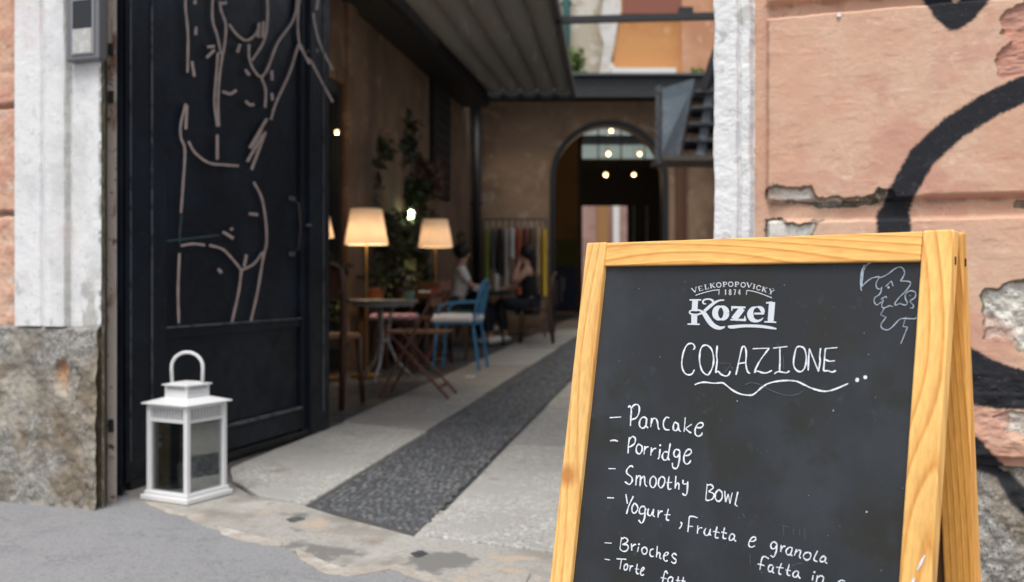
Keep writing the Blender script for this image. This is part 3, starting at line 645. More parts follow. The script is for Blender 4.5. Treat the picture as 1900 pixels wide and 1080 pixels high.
def ribbon(mb,P,hw,fn,t=1):
    # P list of 2d px, hw list or scalar, fn maps 2d->3d ; two sided slab is not needed for a paint film
    n=len(P); hs=hw if isinstance(hw,list) else [hw]*n; b=len(mb.v)
    for i,p in enumerate(P):
        d=(P[min(i+1,n-1)]-P[max(i-1,0)]); d=d.normalized() if d.length>0 else Vector((1,0)); q=Vector((-d.y,d.x))
        e=0
        mb.v.append(tuple(fn(*(p+q*hs[i])))); mb.v.append(tuple(fn(*(p-q*hs[i]))))
    for i in range(n-1): mb.f.append((b+2*i,b+2*i+1,b+2*i+3,b+2*i+2))
for j,(LST,mt_) in enumerate(((T,m_tape),(T2,mat('faded_tape',(.035,.06,.06),rough=.8)))):
    for i,s_ in enumerate(LST):
        off=(.0078+.0003*(i%6))
        def f3(x,y,off=off):
            a,b=gloc(x/2,y/2); lift=.0
            if a<x1: lift=.018
            elif a>x3-.002: lift=.031
            elif a>x2-.004: lift=.009
            return (a,-off-lift+(.0),b)
        mb=MB(); P=catmull(s_,5); ribbon(mb,P,[h_*(1+.12*math.sin(i*1.7+j)) for i,h_ in enumerate([4.1 if len(s_)>2 else 4.8]*len(P))],f3)
        # give the tape its thickness
        n0=len(mb.v); fs=list(mb.f); mb.v+=[(v[0],v[1]+.0007,v[2]) for v in mb.v]; mb.f+=[tuple(n0+k for k in f[::-1]) for f in fs]
        mb.build('tape_strip',mt_,gate,fix=False)
# ================================================================ LANTERN
lc=Vector((-1.199,3.675,0))
lan=thing('lantern','white metal lantern with glass sides and ring handle at the foot of the gate','lantern',lc,R(17.8+45))
S=.232; B=.200
MB().box((0,0,.012),(S,S,.02)).build('base',m_lant,lan,bevel=.004)
MB().box((0,0,.029),(S-.02,S-.02,.014)).build('base_step',m_lant,lan,bevel=.003)
for sx in (-1,1):
    for sy in (-1,1): MB().box((sx*(B/2-.009),sy*(B/2-.009),.192),(.018,.018,.312)).build('corner_post',m_lant,lan,bevel=.002)
for k in range(4):
    Mz=Matrix.Rotation(k*math.pi/2,3,'Z'); tr=lambda c:Mz@Vector(c)
    mb=MB(); MB.box(mb,tr((0,B/2-.009,.292)),(.0,.0,.0) if 0 else (B-.036,.008,.012) if k%2==0 else (.008,B-.036,.012)); 
    d=lambda w,t,h:(w,t,h) if k%2==0 else (t,w,h)
    mb.box(tr((0,B/2-.009,.343)),d(B-.036,.008,.012)); mb.build('side_rail',m_lant,lan,bevel=.001)
    MB().box(tr((0,B/2-.016,.318)),d(B-.038,.003,.038)).build('vent_backing',m_grille,lan)
    mb=MB()
    for q in range(11): mb.box(tr((-(B-.05)/2+q*(B-.05)/10,B/2-.009,.3175)),d(.0062,.006,.038))
    mb.build('vent_grille',m_lant,lan)
    MB().box(tr((0,B/2-.012,.161)),d(B-.036,.002,.25)).build('glass_pane',m_gl,lan)
    c=.108
    MB().box(tr((0,c/2-.004,.392)),d(c-.02,.004,.012)).build('cupola_rail',m_lant,lan); 
    mb=MB()
    for q in range(7): mb.box(tr((-.036+q*.012,c/2-.004,.398)),d(.0045,.005,.03))
    mb.build('cupola_grille',m_lant,lan)
def pyr(z0,a,z1,b,zb): 
    mb=MB(); v=[(-a,-a,zb),(a,-a,zb),(a,a,zb),(-a,a,zb),(-a,-a,z0),(a,-a,z0),(a,a,z0),(-a,a,z0),(-b,-b,z1),(b,-b,z1),(b,b,z1),(-b,b,z1)]
    return mb.add(v,[(0,3,2,1),(0,1,5,4),(1,2,6,5),(2,3,7,6),(3,0,4,7),(4,5,9,8),(5,6,10,9),(6,7,11,10),(7,4,8,11),(8,9,10,11)])
pyr(.354,.114,.371,.058,.349).build('roof',m_lant,lan,bevel=.0015)
MB().box((0,0,.377),(.112,.112,.016)).build('cupola_base',m_lant,lan,bevel=.002)
MB().box((0,0,.397),(.085,.085,.034)).build('cupola_core',m_grille,lan)
for sx in (-1,1):
    for sy in (-1,1): MB().box((sx*.05,sy*.05,.397),(.010,.010,.034)).build('cupola_post',m_lant,lan)
pyr(.419,.063,.428,.02,.4145).build('cap',m_lant,lan,bevel=.001)
ca=R(-62.8)
hp=[(.058*math.cos(t),0,.478+.056*math.sin(t)) for t in [R(a) for a in range(0,181,12)]]
hp=[(.056,0,.42)]+hp+[(-.056,0,.42)]
hp=[Matrix.Rotation(ca,3,'Z')@Vector(p) for p in hp]
MB().tube(hp,.0065,8).build('ring_handle',m_lant,lan,smooth=True)
cn=MB().lathe([(.034,0),(.036,.01),(.036,.085),(.03,.09),(.005,.088)],(0,0,0),20).build('cylinder',mat('pale_solid',(.60,.62,.60),rough=.5,spec=.4)); cn.location=(lc.x,lc.y,.037)  # pale solid stands for a whitish shape in the lantern pane
tag(cn,'short pale candle inside the white lantern','cylinder')
# ================================================================ MENU BOARD
TH=R(44.65); AL=R(9.5); BW=.55; O_=Vector((.1139,1.5246,CZ+.0617)); HT=O_.z
UB=Vector((math.cos(TH),-math.sin(TH),0))
base=O_+UB*BW/2; sign=thing('menu_board','pine A-frame chalkboard with a handwritten breakfast menu standing on the pavement','sign',(base.x,base.y,0),-TH)
Rz=Matrix.Rotation(-TH,3,'Z')
def bp(u,s,n): return Vector((u-BW/2,-s*math.sin(AL)-n*math.cos(AL),HT-s*math.cos(AL)+n*math.sin(AL)))
BL=HT/math.cos(AL)-.004
def bb(mb,u0,u1,s0,s1,n0,n1): return mb.hexa([bp(u0,s1,n1),bp(u1,s1,n1),bp(u1,s1,n0),bp(u0,s1,n0),bp(u0,s0,n1),bp(u1,s0,n1),bp(u1,s0,n0),bp(u0,s0,n0)])
SW=.0385
bb(MB(),0,SW,0,BL,-.019,0).build('left_stile',m_wzk,sign,bevel=.0025)
bb(MB(),BW-SW*.93,BW,0,BL,-.019,0).build('right_stile',m_wz,sign,bevel=.0025)
bb(MB(),SW+.0006,BW-SW*.93-.0006,0.001,.0365,-.0185,-.0008).build('top_rail',m_wx,sign,bevel=.002)
bb(MB(),SW+.0006,BW-SW*.93-.0006,BL-.16,BL-.12,-.0185,-.0008).build('bottom_rail',m_wx,sign,bevel=.002)
panel=bb(MB(),SW-.004,BW-SW*.93+.004,.034,BL-.118,-.014,-.008).build('chalk_panel',m_board,sign)
bb(MB(),SW-.004,BW-SW*.93+.004,.034,BL-.118,-.0175,-.0145).build('panel_backing',m_ply,sign)
# rear frame
BE=R(6.6)
def rp(u,s,n): return Vector((u-BW/2,.0205+s*math.sin(BE)-n*math.cos(BE)+.0005+.0,HT-.004-s*math.cos(BE)-n*math.sin(BE)))
RL=(HT-.004)/math.cos(BE)-.004
def rb(mb,u0,u1,s0,s1,n0,n1,):
    n0,n1=n0*.8+.0,n1*.8+.0
    return rb_(mb,u0,u1,s0,s1,n0,n1)
def rb_(mb,u0,u1,s0,s1,n0,n1): return mb.hexa([rp(u0,s1,n1),rp(u1,s1,n1),rp(u1,s1,n0),rp(u0,s1,n0),rp(u0,s0,n1),rp(u1,s0,n1),rp(u1,s0,n0),rp(u0,s0,n0)])
rb(MB(),0,SW,0,RL,-.022,0).build('rear_stile',m_wb,sign,bevel=.002)
rb(MB(),BW-SW,BW,0,RL,-.022,0).build('rear_stile',m_wb,sign,bevel=.002)
rb(MB(),SW+.0006,BW-SW-.0006,.002,.04,-.021,-.001).build('rear_rail',m_wb,sign,bevel=.002)
rb(MB(),SW+.0006,BW-SW-.0006,RL-.16,RL-.12,-.021,-.001).build('rear_rail',m_wb,sign,bevel=.002)
rb(MB(),SW-.004,BW-SW+.004,.038,RL-.118,-.014,-.010).build('rear_panel',m_ply,sign)
for s0,s1 in ((.028,.043),): 
    c=bp(BW+.0002,.035,-.0095); MB().box(c,(.0015,.003,.009)).build('screw_hole',m_black,sign); c=rp(BW+.0002,.035,-.009); MB().box(c,(.0015,.003,.009)).build('screw_hole',m_black,sign)
# writing: photograph position -> board plane
Nb=Rz@Vector((0,-math.cos(AL),math.sin(AL))); Oi=Rz.inverted()
def toboard(px,py,n):
    P=O_+Nb*n; d=ray(px,py); t=(P-Vector((0,0,CZ))).dot(Nb)/d.dot(Nb); p=d*t+Vector((0,0,CZ)); q=Oi@(p-Vector((base.x,base.y,0))); return q
ZM={'A':(1260,510,9.5),'B':(1250,625,9),'C':(1400,625,8.636),'D':(1580,480,6.354),'E':(1120,740,8),'F':(1120,855,6.786),'G':(1240,940,11.875),'H':(1380,970,9.048),'I':(1110,990,10.556),'X':(0,0,1)}
cnt=[0]
def word(name,items,hw,m_,zm=None,part='chalk_word',curve=True):
    mb=MB()
    for it in items:
        z=it[0]; pts=it[1]; w=it[2] if len(it)>2 else None
        ox,oy,s=ZM[z]; P=[Vector((ox+p[0]/s,oy+p[1]/s)) for p in pts]; cnt[0]+=1
        n=-.0074+.00003*(cnt[0]%9)
        fn=lambda x,y,n=n:toboard(x,y,n)
        if len(P)==1:   # dot
            r=(w or 2.0); c=P[0]; b=len(mb.v); mb.v.append(tuple(fn(*c)))
            for k in range(12): a=2*math.pi*k/12; mb.v.append(tuple(fn(c.x+r*math.cos(a)*random.uniform(.9,1.05),c.y+r*math.sin(a))))
            for k in range(12): mb.f.append((b,b+1+k,b+1+(k+1)%12))
            continue
        if isinstance(w,list):
            ws=[Vector((p[0],p[1],q/s)) for p,q in zip([(v.x,v.y) for v in P],w)]
            if curve: ws=catmull(ws,6)
            P=[Vector((v.x,v.y)) for v in ws]; W_=[v.z for v in ws]
        else:
            P=catmull(P,5); base_=w or hw; ph=random.uniform(0,6)
            W_=[base_*(.92+.20*math.sin(ph+i*.55)+random.uniform(-.10,.10)) for i in range(len(P))]
            W_[0]*=.8; W_[-1]*=.75
        ribbon(mb,P,W_,fn)
    o=mb.build(part,m_,panel,fix=False); o.data.name=name; return o
panel_children=panel
L=lambda z,*ss:[(z,s) for s in ss]
word('colazione',L('B',[(325,215),(352,180),(330,125),(280,110),(225,135),(180,210),(150,310),(135,440),(150,540),(190,610),(250,635),(310,615),(345,550)],
[(550,135),(490,150),(450,210),(435,300),(432,400),(455,520),(500,600),(565,635),(610,590),(650,500),(668,400),(655,280),(620,190),(550,135)],
[(728,145),(715,300),(725,400),(700,600)],[(700,600),(740,575),(790,625),(870,655),(920,630),(945,570)],
[(1040,635),(1080,450),(1130,220),(1160,160),(1195,180),(1212,280),(1205,440),(1230,570),(1275,615)],[(1090,445),(1200,430)],
[(1320,198),(1595,190)],[(1595,190),(1480,340),(1400,470),(1345,600)],[(1345,600),(1400,572),(1480,600),(1560,600),(1640,560)])+
L('C',[(295,182),(530,155)],[(405,180),(408,380),(400,550)],[(315,595),(370,560),(440,565),(510,575),(560,548)],
[(715,150),(670,180),(640,290),(625,420),(650,510),(725,560),(790,520),(825,420),(825,280),(790,180),(715,150)],
[(860,540),(865,370),(878,190)],[(878,190),(1025,555)],[(1025,555),(1050,400),(1045,300),(1060,180)],
[(1130,190),(1325,172)],[(1135,185),(1120,370),(1105,545)],[(1130,365),(1200,390),(1290,383)],[(1105,545),(1180,545),(1245,565),(1305,540)]),1.45,m_chalk)
uline=[(1250+x/9,625+y/9) for x,y in [(350,800),(430,770),(520,758),(680,775),(810,768),(880,810),(980,890),(1100,950),(1240,975),(1330,962)]]+[(1400+x/8.636,625+y/8.636) for x,y in [(60,860),(130,800),(230,745),(380,710),(540,700),(680,715),(800,770),(920,825),(1060,865),(1170,870),(1300,835),(1500,750)]]
word('underline',[('X',uline),('C',[(1645,690)],3.9),('C',[(1775,648)],3.6)],1.5,m_chalk,part='chalk_underline')
word('pancake',L('E',[(90,280),(260,270)],[(365,130),(390,105),(410,160),(405,280),(397,405)],[(410,140),(450,95),(500,85),(530,130),(520,220),(480,285),(410,310)],
[(640,300),(600,270),(550,300),(530,370),(550,425),(600,430),(635,370),(640,290)],[(640,290),(630,390),(660,435)],[(710,285),(700,420)],[(705,370),(730,300),(775,295),(800,350),(810,430),(830,455)],
[(975,285),(930,275),(890,340),(890,410),(920,455),(980,462)],[(1100,370),(1060,350),(1035,400),(1040,460),(1080,470),(1110,420)],[(1105,360),(1115,450),(1145,490)],[(1212,275),(1195,490)],[(1310,375),(1215,440)],[(1215,440),(1255,480),(1300,508)],
[(1370,420),(1430,430),(1475,400),(1465,360),(1410,365),(1365,430),(1360,520),(1400,555),(1450,535),(1462,500)]),1.45,m_chalk)
word('porridge',L('E',[(95,625),(155,615),(215,630)],[(385,570),(370,680),(362,810)],[(385,600),(430,560),(470,590),(465,650),(430,690),(375,720)],[(525,670),(490,710),(485,780),(525,820),(565,780),(570,710),(525,670)],
[(610,700),(600,825)],[(605,760),(630,720),(670,712)],[(710,720),(700,845)],[(705,790),(740,745),(780,735)],[(838,745),(825,860),(805,895)],[(840,690)],[(950,790),(900,790),(870,850),(890,905),(940,900),(965,830)],[(990,660),(960,850),(975,915)],
[(1130,770),(1080,750),(1045,790),(1050,850),(1090,865),(1125,820)],[(1130,770),(1125,900),(1100,1010),(1065,1035),(1025,1010),(1020,950)],[(1195,840),(1250,840),(1300,800),(1290,755),(1240,760),(1195,840),(1195,930),(1235,970),(1280,940),(1292,910)]),1.45,m_chalk)
word('smoothy',L('F',[(60,98),(150,100)],[(370,85),(360,68),(330,70),(290,120),(300,165),(350,205),(360,255),(325,298),(290,280),(265,262)],[(415,180),(405,310)],[(410,230),(440,190),(465,205),(458,320)],[(465,240),(495,200),(515,210),(520,290),(545,325)],
[(625,190),(590,230),(585,300),(620,340),(655,300),(660,230),(625,190)],[(735,195),(700,230),(690,300),(720,340),(760,300),(770,230),(735,195)],[(825,195),(810,300),(820,360),(855,350)],[(790,275),(865,272)],[(910,190),(900,350)],[(905,320),(930,280),(948,300),(945,365)],
[(1000,240),(1005,290),(1050,290)],[(1060,260),(1050,400),(1025,435),(990,410)]),1.4,m_chalk)
word('bowl',L('F',[(1305,290),(1285,490)],[(1305,310),(1350,300),(1380,340),(1320,385)],[(1320,385),(1390,420),(1370,480),(1310,500),(1285,485)],[(1450,360),(1410,410),(1410,480),(1450,512),(1490,470),(1490,400),(1450,360)],[(1525,380),(1535,520)],[(1535,520),(1570,420)],[(1570,420),(1590,540)],[(1590,540),(1620,400)],[(1690,390),(1655,550)],[(1655,550),(1685,575)]),1.4,m_chalk)
word('yogurt',L('F',[(45,465),(130,468)],[(280,420),(300,540)],[(375,445),(320,560),(288,670)],[(390,530),(360,580),(360,640),(390,660),(425,620),(425,570),(390,530)],[(520,580),(480,575),(450,620),(460,665),(510,660),(530,600)],[(525,590),(515,720),(480,785),(440,745)],
[(565,600),(555,670),(590,690),(620,640)],[(630,605),(620,680),(645,705)],[(690,620),(685,715)],[(690,680),(715,640),(745,635)],[(815,605),(790,730),(825,750)],[(765,680),(840,680)]),1.4,m_chalk)
word('frutta',L('G',[(270,340),(295,370),(285,430),(240,490)],[(465,215),(430,560)],[(465,215),(560,220),(650,250)],[(450,430),(545,440)],[(650,415),(640,600)],[(640,530),(690,470),(750,470)],[(830,470),(790,560),(820,630),(870,630),(920,560)],[(930,490),(910,600),(945,635)],
[(1075,440),(1040,600),(1040,680),(1110,690)],[(985,545),(1130,575)],[(1240,460),(1210,620),(1220,700),(1285,700)],[(1170,560),(1290,590)],[(1460,630),(1400,600),(1350,660),(1350,730),(1400,740),(1455,680)],[(1465,630),(1450,720),(1490,765)]),1.3,m_chalk)
word('e granola',L('H',[(100,310),(160,310),(200,280),(190,240),(140,250),(95,310),(85,380),(130,410),(190,385)],[(555,350),(500,320),(455,370),(470,430),(520,430),(560,370)],[(560,350),(545,480),(500,575),(450,545)],[(630,375),(620,490)],[(625,460),(660,400),(700,395)],
[(820,430),(770,410),(715,460),(720,520),(770,540),(805,480)],[(820,430),(790,520),(815,560)],[(885,440),(850,550)],[(870,500),(920,460),(955,480),(935,560),(955,600)],[(1090,495),(1030,510),(1000,570),(1050,625),(1110,600),(1125,530),(1090,495)],[(1240,470),(1180,600),(1200,640),(1240,650)],
[(1380,590),(1340,560),(1290,600),(1290,650),(1340,650),(1375,610)],[(1380,580),(1365,650),(1400,685)]),1.25,m_chalk)
word('fatta in',L('H',[(425,605),(340,565),(300,620),(270,790)],[(235,690),(350,720)],[(490,720),(440,710),(410,770),(430,820),(480,800),(500,740)],[(495,730),(480,810),(510,850)],[(635,680),(590,800),(600,860),(635,865)],[(545,745),(665,760)],[(765,695),(730,830),(745,880),(780,885)],[(700,790),(790,805)],
[(925,830),(880,810),(830,850),(835,905),(880,910),(915,860)],[(920,830),(915,890),(950,940)]),1.25,m_chalk)
word('in',L('H',[(1165,880),(1150,970)],[(1187,830)],[(1240,880),(1215,1010)],[(1235,930),(1290,890),(1340,920),(1320,1010)]),1.25,m_chalk)
word('partial',L('H',[(1700,985),(1640,965),(1590,1000),(1580,1060),(1620,1100),(1680,1090)]),1.25,m_chalk)
word('brioches',L('I',[(120,180),(265,190)],[(455,70),(425,300)],[(455,110),(520,80),(575,120),(560,170),(470,215)],[(470,215),(560,220),(590,270),(550,340),(480,345),(425,305)],[(650,195),(658,335)],[(660,270),(700,220),(745,215)],[(790,260),(768,360)],[(798,210)],[(910,260),(860,300),(860,370),(910,405),(955,360),(950,300),(910,260)],
[(1085,300),(1030,320),(1010,390),(1035,445),(1090,445)],[(1158,245),(1140,465)],[(1145,420),(1180,370),(1210,400),(1205,470),(1235,495)],[(1285,440),(1350,420),(1370,380),(1330,370),(1290,420),(1285,500),(1320,540),(1360,525)],[(1540,430),(1490,390),(1445,430),(1480,480),(1525,520),(1510,570),(1470,580),(1430,545)]),1.3,m_chalk)
word('torte fatt',L('I',[(125,500),(230,518)],[(360,495),(550,505)],[(455,510),(425,695)],[(545,590),(510,640),(510,700),(540,715),(575,670),(570,610),(545,590)],[(625,620),(618,740)],[(620,690),(650,640),(690,640)],[(765,595),(745,740),(770,790),(800,780)],[(715,690),(800,700)],[(835,740),(880,720),(900,680),(870,670),(835,730),(835,800),(870,820),(890,795)]),1.3,m_chalk)
word('fatt',L('I',[(1360,790),(1330,735),(1295,780),(1260,950)],[(1225,860),(1340,885)],[(1460,870),(1420,850),(1370,890),(1370,950),(1420,970),(1455,910)],[(1465,860),(1455,960),(1485,1000)],[(1570,840),(1550,1000)],[(1520,915),(1610,925)],[(1670,850),(1650,1000)],[(1625,925),(1710,935)]),1.3,m_chalk)
# logo
logo=[('A',[(285,440),(272,640)],[52,50]),('A',[(268,690),(265,870)],[54,50]),('A',[(185,442),(390,442)],[13,13]),('A',[(150,868),(362,872)],[13,13]),
('A',[(480,512),(432,505),(422,465),(460,435),(530,428),(590,455),(610,505)],[8,14,17,14,14,20,16]),('A',[(445,640),(560,540),(650,478),(720,450),(795,446)],[26,27,20,14,11]),
('A',[(430,655),(330,618),(230,625),(185,650),(210,688),(320,700),(430,660)],[18,15,13,12,15,15,18]),('A',[(400,650),(455,700),(520,800),(600,890),(700,935),(770,930),(812,908)],[28,40,44,42,32,20,6]),
('A',[(920,572),(1170,575)],[22,16]),('A',[(1115,590),(965,785)],[52,56]),('A',[(905,790),(1178,797)],[14,20]),('A',[(936,570),(928,640)],[18,5]),('A',[(1160,795),(1158,722)],[26,4]),
('A',[(1325,683),(1498,683)],[17,17]),('A',[(1480,690),(1470,625),(1430,580),(1365,567),(1290,600),(1255,690),(1285,780),(1370,815),(1440,795),(1485,755)],[20,38,30,10,34,56,46,24,16,5]),
('A',[(1640,480),(1612,840)],[54,52]),('A',[(1535,497),(1640,480)],[16,12]),('A',[(1505,828),(1712,835)],[13,13]),
('A',[(860,905),(920,918),(1150,900),(1400,905),(1600,930),(1715,952)],[12,30,26,26,24,12])]
# the ring of the o
for k in range(1):
    rin=[]; 
    pts=[];ws=[]
    for i in range(25):
        a=2*math.pi*i/24; ro=(150,128); ri=(50,96); xm=(ro[0]+ri[0])/2; ym=(ro[1]+ri[1])/2
        pts.append((735+xm*math.cos(a),673+ym*math.sin(a))); ws.append((ro[0]-ri[0])/2*abs(math.cos(a))**1.2+(ro[1]-ri[1])/2*abs(math.sin(a))**1.2)
    logo.append(('A',pts,ws))
word('wordmark',logo,1,m_print,part='printed_wordmark')
GL_={'V':[([(-.5,-.5),(0,.5)],.17),([(0,.5),(.5,-.5)],.08),([(-.65,-.5),(-.3,-.5)],.06),([(.3,-.5),(.65,-.5)],.06)],
'E':[([(-.3,-.5),(-.3,.5)],.17),([(-.45,-.48),(.4,-.48)],.07),([(-.3,0),(.2,0)],.06),([(-.45,.48),(.45,.48)],.07),([(.4,-.5),(.4,-.25)],.05),([(.45,.5),(.45,.22)],.05)],
'L':[([(-.2,-.5),(-.2,.5)],.17),([(-.4,-.48),(.1,-.48)],.06),([(-.4,.48),(.45,.48)],.07),([(.43,.5),(.45,.15)],.06)],
'K':[([(-.3,-.5),(-.3,.5)],.17),([(-.5,-.48),(-.05,-.48)],.06),([(-.5,.48),(-.05,.48)],.06),([(-.25,.05),(.4,-.48)],.07),([(-.05,-.05),(.45,.48)],.15),([(.2,-.48),(.6,-.48)],.05),([(.2,.48),(.65,.48)],.05)],
'O':[([(.47*math.cos(a),.47*math.sin(a)) for a in [2*math.pi*i/14 for i in range(15)]],.13)],
'P':[([(-.25,-.5),(-.25,.5)],.17),([(-.45,.48),(0,.48)],.06),([(-.45,-.47),(.15,-.47),(.42,-.25),(.15,.02),(-.2,.03)],.10)],
'I':[([(0,-.5),(0,.5)],.17),([(-.22,-.48),(.22,-.48)],.06),([(-.22,.48),(.22,.48)],.06)],
'C':[([(.4,-.25),(.2,-.47),(-.15,-.45),(-.42,0),(-.15,.45),(.2,.47),(.42,.25)],.12),([(.42,-.5),(.42,-.15)],.05)],
'Y':[([(-.5,-.5),(0,.05)],.15),([(0,.05),(.45,-.5)],.08),([(0,.0),(0,.5)],.16),([(-.2,.48),(.2,.48)],.06),([(-.65,-.48),(-.3,-.48)],.05),([(.3,-.48),(.62,-.48)],.05),([(.02,-.62),(.22,-.8)],.07)],
'1':[([(0,-.5),(0,.5)],.15),([(-.2,-.3),(0,-.48)],.08)],'8':[([(0,0),(.25,-.25),(0,-.48),(-.25,-.25),(0,0),(.28,.25),(0,.48),(-.28,.25),(0,0)],.12)],
'7':[([(-.3,-.45),(.3,-.45)],.1),([(.28,-.45),(-.05,.5)],.13)],'4':[([(.12,.5),(.12,-.5)],.12),([(.1,-.48),(-.3,.2)],.08),([(-.3,.2),(.35,.2)],.09)]}
arc=[]
for ch,cx,cy,an,sz in (('V',272,268,-16,84),('E',378,240,-14,82),('L',482,213,-11,82),('K',585,190,-8,82),('O',700,178,-5,84),('P',808,168,-2,84),('O',910,165,0,84),('P',1018,168,1,84),('O',1130,176,4,84),('V',1238,184,7,82),('I',1322,206,10,82),('C',1400,228,12,82),('K',1502,258,16,84),('Y',1625,298,19,86)):
    for s_,w in GL_[ch]:
        ca_,sa_=math.cos(R(an)),math.sin(R(an)); arc.append(('A',[(cx+(x*ca_-y*sa_)*sz,cy+(x*sa_+y*ca_)*sz) for x,y in s_],[w*sz*.5*1.25]*len(s_)))
word('arc name',arc,1,m_print,part='printed_arc_name')
yr=[]
for ch,cx in (('1',820),('8',900),('7',980),('4',1062)):
    for s_,w in GL_[ch]: yr.append(('A',[(cx+x*66,306+y*96) for x,y in s_],[w*52]*len(s_)))
yr+=[('A',[(290,362),(400,325),(500,297),(600,275),(710,262)],[7]*5),('A',[(708,262),(700,350)],[6,6]),('A',[(1195,272),(1185,352)],[6,6]),('A',[(1195,272),(1300,288),(1400,315),(1520,360),(1635,405)],[7]*5)]
word('year',yr,1,m_print,part='printed_year')
word('doodle',L('D',[(370,35),(240,45),(180,75),(140,150),(130,240),(120,340)],[(155,70),(110,180),(108,330),(120,380)],[(128,110),(120,200),(112,320)],
[(115,335),(180,270),(240,230),(310,213),(350,220),(430,180),(510,120),(570,98),(610,120),(625,170),(600,230),(575,262)],[(575,262),(640,265),(690,275),(690,310),(640,380),(560,460),(515,520),(520,550),(570,530),(630,548),(658,520),(635,470),(640,410),(700,378),(755,400),(745,460),(690,500),(730,550),(720,580),(690,580)],
[(325,225),(290,290),(300,345),(345,360),(358,335)],[(358,360),(330,420),(275,460),(268,510),(300,545),(350,510)],[(345,480),(400,445),(412,465)],[(375,480),(355,560),(385,580),(450,555),(485,568)],[(385,585),(340,660)],[(340,660),(408,690)],[(408,690),(350,770),(360,820),(420,840),(480,805),(550,730),(600,705),(740,708),(765,690)],
[(640,690),(605,800)],[(605,800),(660,805)],[(660,805),(580,1005)],[(400,330),(470,262)],[(470,262),(490,325)],[(435,340)],[(685,433),(695,436)]),.85,m_doodle,part='chalk_doodle')
word('ghost',L('C',[(0,740),(100,770),(250,850),(400,910),(560,940),(700,915),(780,860)],[(460,300),(470,520)])+L('B',[(1190,800),(1300,765),(1440,800)],[(740,440),(960,440)],[(960,460),(850,600)])+L('H',[(640,45),(760,75)],[(670,60),(672,210)],[(840,100),(838,200)],[(940,110),(938,215)],[(1025,90),(1028,290)],[(820,730),(900,690),(980,680)],[(105,520),(110,700)])+L('F',[(1755,665),(1775,710)],[(725,785),(722,830)])+L('G',[(1640,160),(1690,240)]),.8,m_faint,part='chalk_ghost')['kind']='stuff'
sp=[]
for i in range(24): sp.append(('X',[(random.uniform(1130,1690),random.uniform(500,1075))],random.uniform(.4,.85)))
sp+=[('X',[(1368,744)],1.2),('X',[(1608,950)],1.8),('X',[(1546,762)],1.3)]
word('specks',sp,1,m_doodle,part='chalk_specks')['kind']='stuff'
# chalk scuffs on the right stile
mb=MB(); 
for pts in ([(1716,1030),(1709,1044),(1702,1058)],[(1696,1072),(1693,1084)]):
    ribbon(mb,[Vector(p) for p in pts],[1.2,2.6,1.2] if len(pts)==3 else 2.2,lambda x,y:toboard(x,y,.0006))
mb.build('chalk_scuff',m_chalk,sign,fix=False)
# ================================================================ PASSAGE WALLS
WX=lambda Y:-2.9+K*Y
ad=Vector((K,1,0)).normalized(); an=Vector((ad.y,-ad.x,0))   # an points to the right
pw=thing('passage_wall','dim brown plaster side wall of the passage behind the lamps and plants','wall')
def pseg(Y0,Y1,z0,z1,m_,name='wall_panel',t=.25,off=0):
    a=Vector((WX(Y0),Y0,0))+an*off;b=Vector((WX(Y1),Y1,0))+an*off
    return MB().hexa([a+Vector((0,0,z0)),b+Vector((0,0,z0)),b-an*t+Vector((0,0,z0)),a-an*t+Vector((0,0,z0)),a+Vector((0,0,z1)),b+Vector((0,0,z1)),b-an*t+Vector((0,0,z1)),a-an*t+Vector((0,0,z1))])
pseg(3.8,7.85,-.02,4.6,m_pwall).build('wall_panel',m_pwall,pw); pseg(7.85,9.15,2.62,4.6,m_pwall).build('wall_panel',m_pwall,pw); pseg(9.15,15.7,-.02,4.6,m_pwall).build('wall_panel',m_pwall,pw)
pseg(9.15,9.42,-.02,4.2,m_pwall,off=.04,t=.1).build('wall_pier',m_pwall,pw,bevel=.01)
dr=thing('doorway','dark arched glass doorway in the passage wall beside the gate edge','door')
pseg(7.87,9.13,0,2.6,m_black,t=.04,off=-.12).build('dark_glass',mat('dark_door_glass',(.012,.012,.012),rough=.12),dr)
for a,b,c,d in ((7.86,7.95,0,2.61),(9.06,9.14,0,2.61),(7.95,9.06,2.5,2.61),(8.48,8.54,0,2.5)): pseg(a,b,c,d,m_dkmet,t=.08,off=-.03).build('door_frame',m_dkmet,dr)
tw=thing('shuttered_window','tall black shuttered window high in the brown side wall','window')
pseg(12.5,13.55,1.9,4.2,m_black,t=.05,off=.05).build('shutter',m_black,tw,bevel=.005)
for k in range(16): pseg(12.56,13.49,1.95+k*.14,2.04+k*.14,m_black,t=.015,off=.062).build('slat',m_dkmet,tw)
dp=thing('downpipe','dark rain pipe in the far corner of the passage','downpipe',(WX(15.2)+.1,15.2,0))
MB().tube([(0,0,0),(0,0,3.6)],.065,12).build('pipe',m_dkmet,dp,smooth=True); 
for z in (.8,2.0,3.1): MB().box((0,.05,z),(.17,.17,.04)).build('bracket',m_dkmet,dp)
# unseen right wall of passage, height set for the light inside
rpw=thing('passage_wall','plain brown wall on the right side of the passage behind the white moulding','wall')
MB().hexa([(1.42,3.15,-.02),(3.24,15.7,-.02),(3.6,15.7,-.02),(1.8,3.1,-.02),(1.42,3.15,3.5),(3.24,15.7,3.5),(3.6,15.7,3.5),(1.8,3.1,3.5)]).build('wall_panel',m_greyw,rpw)
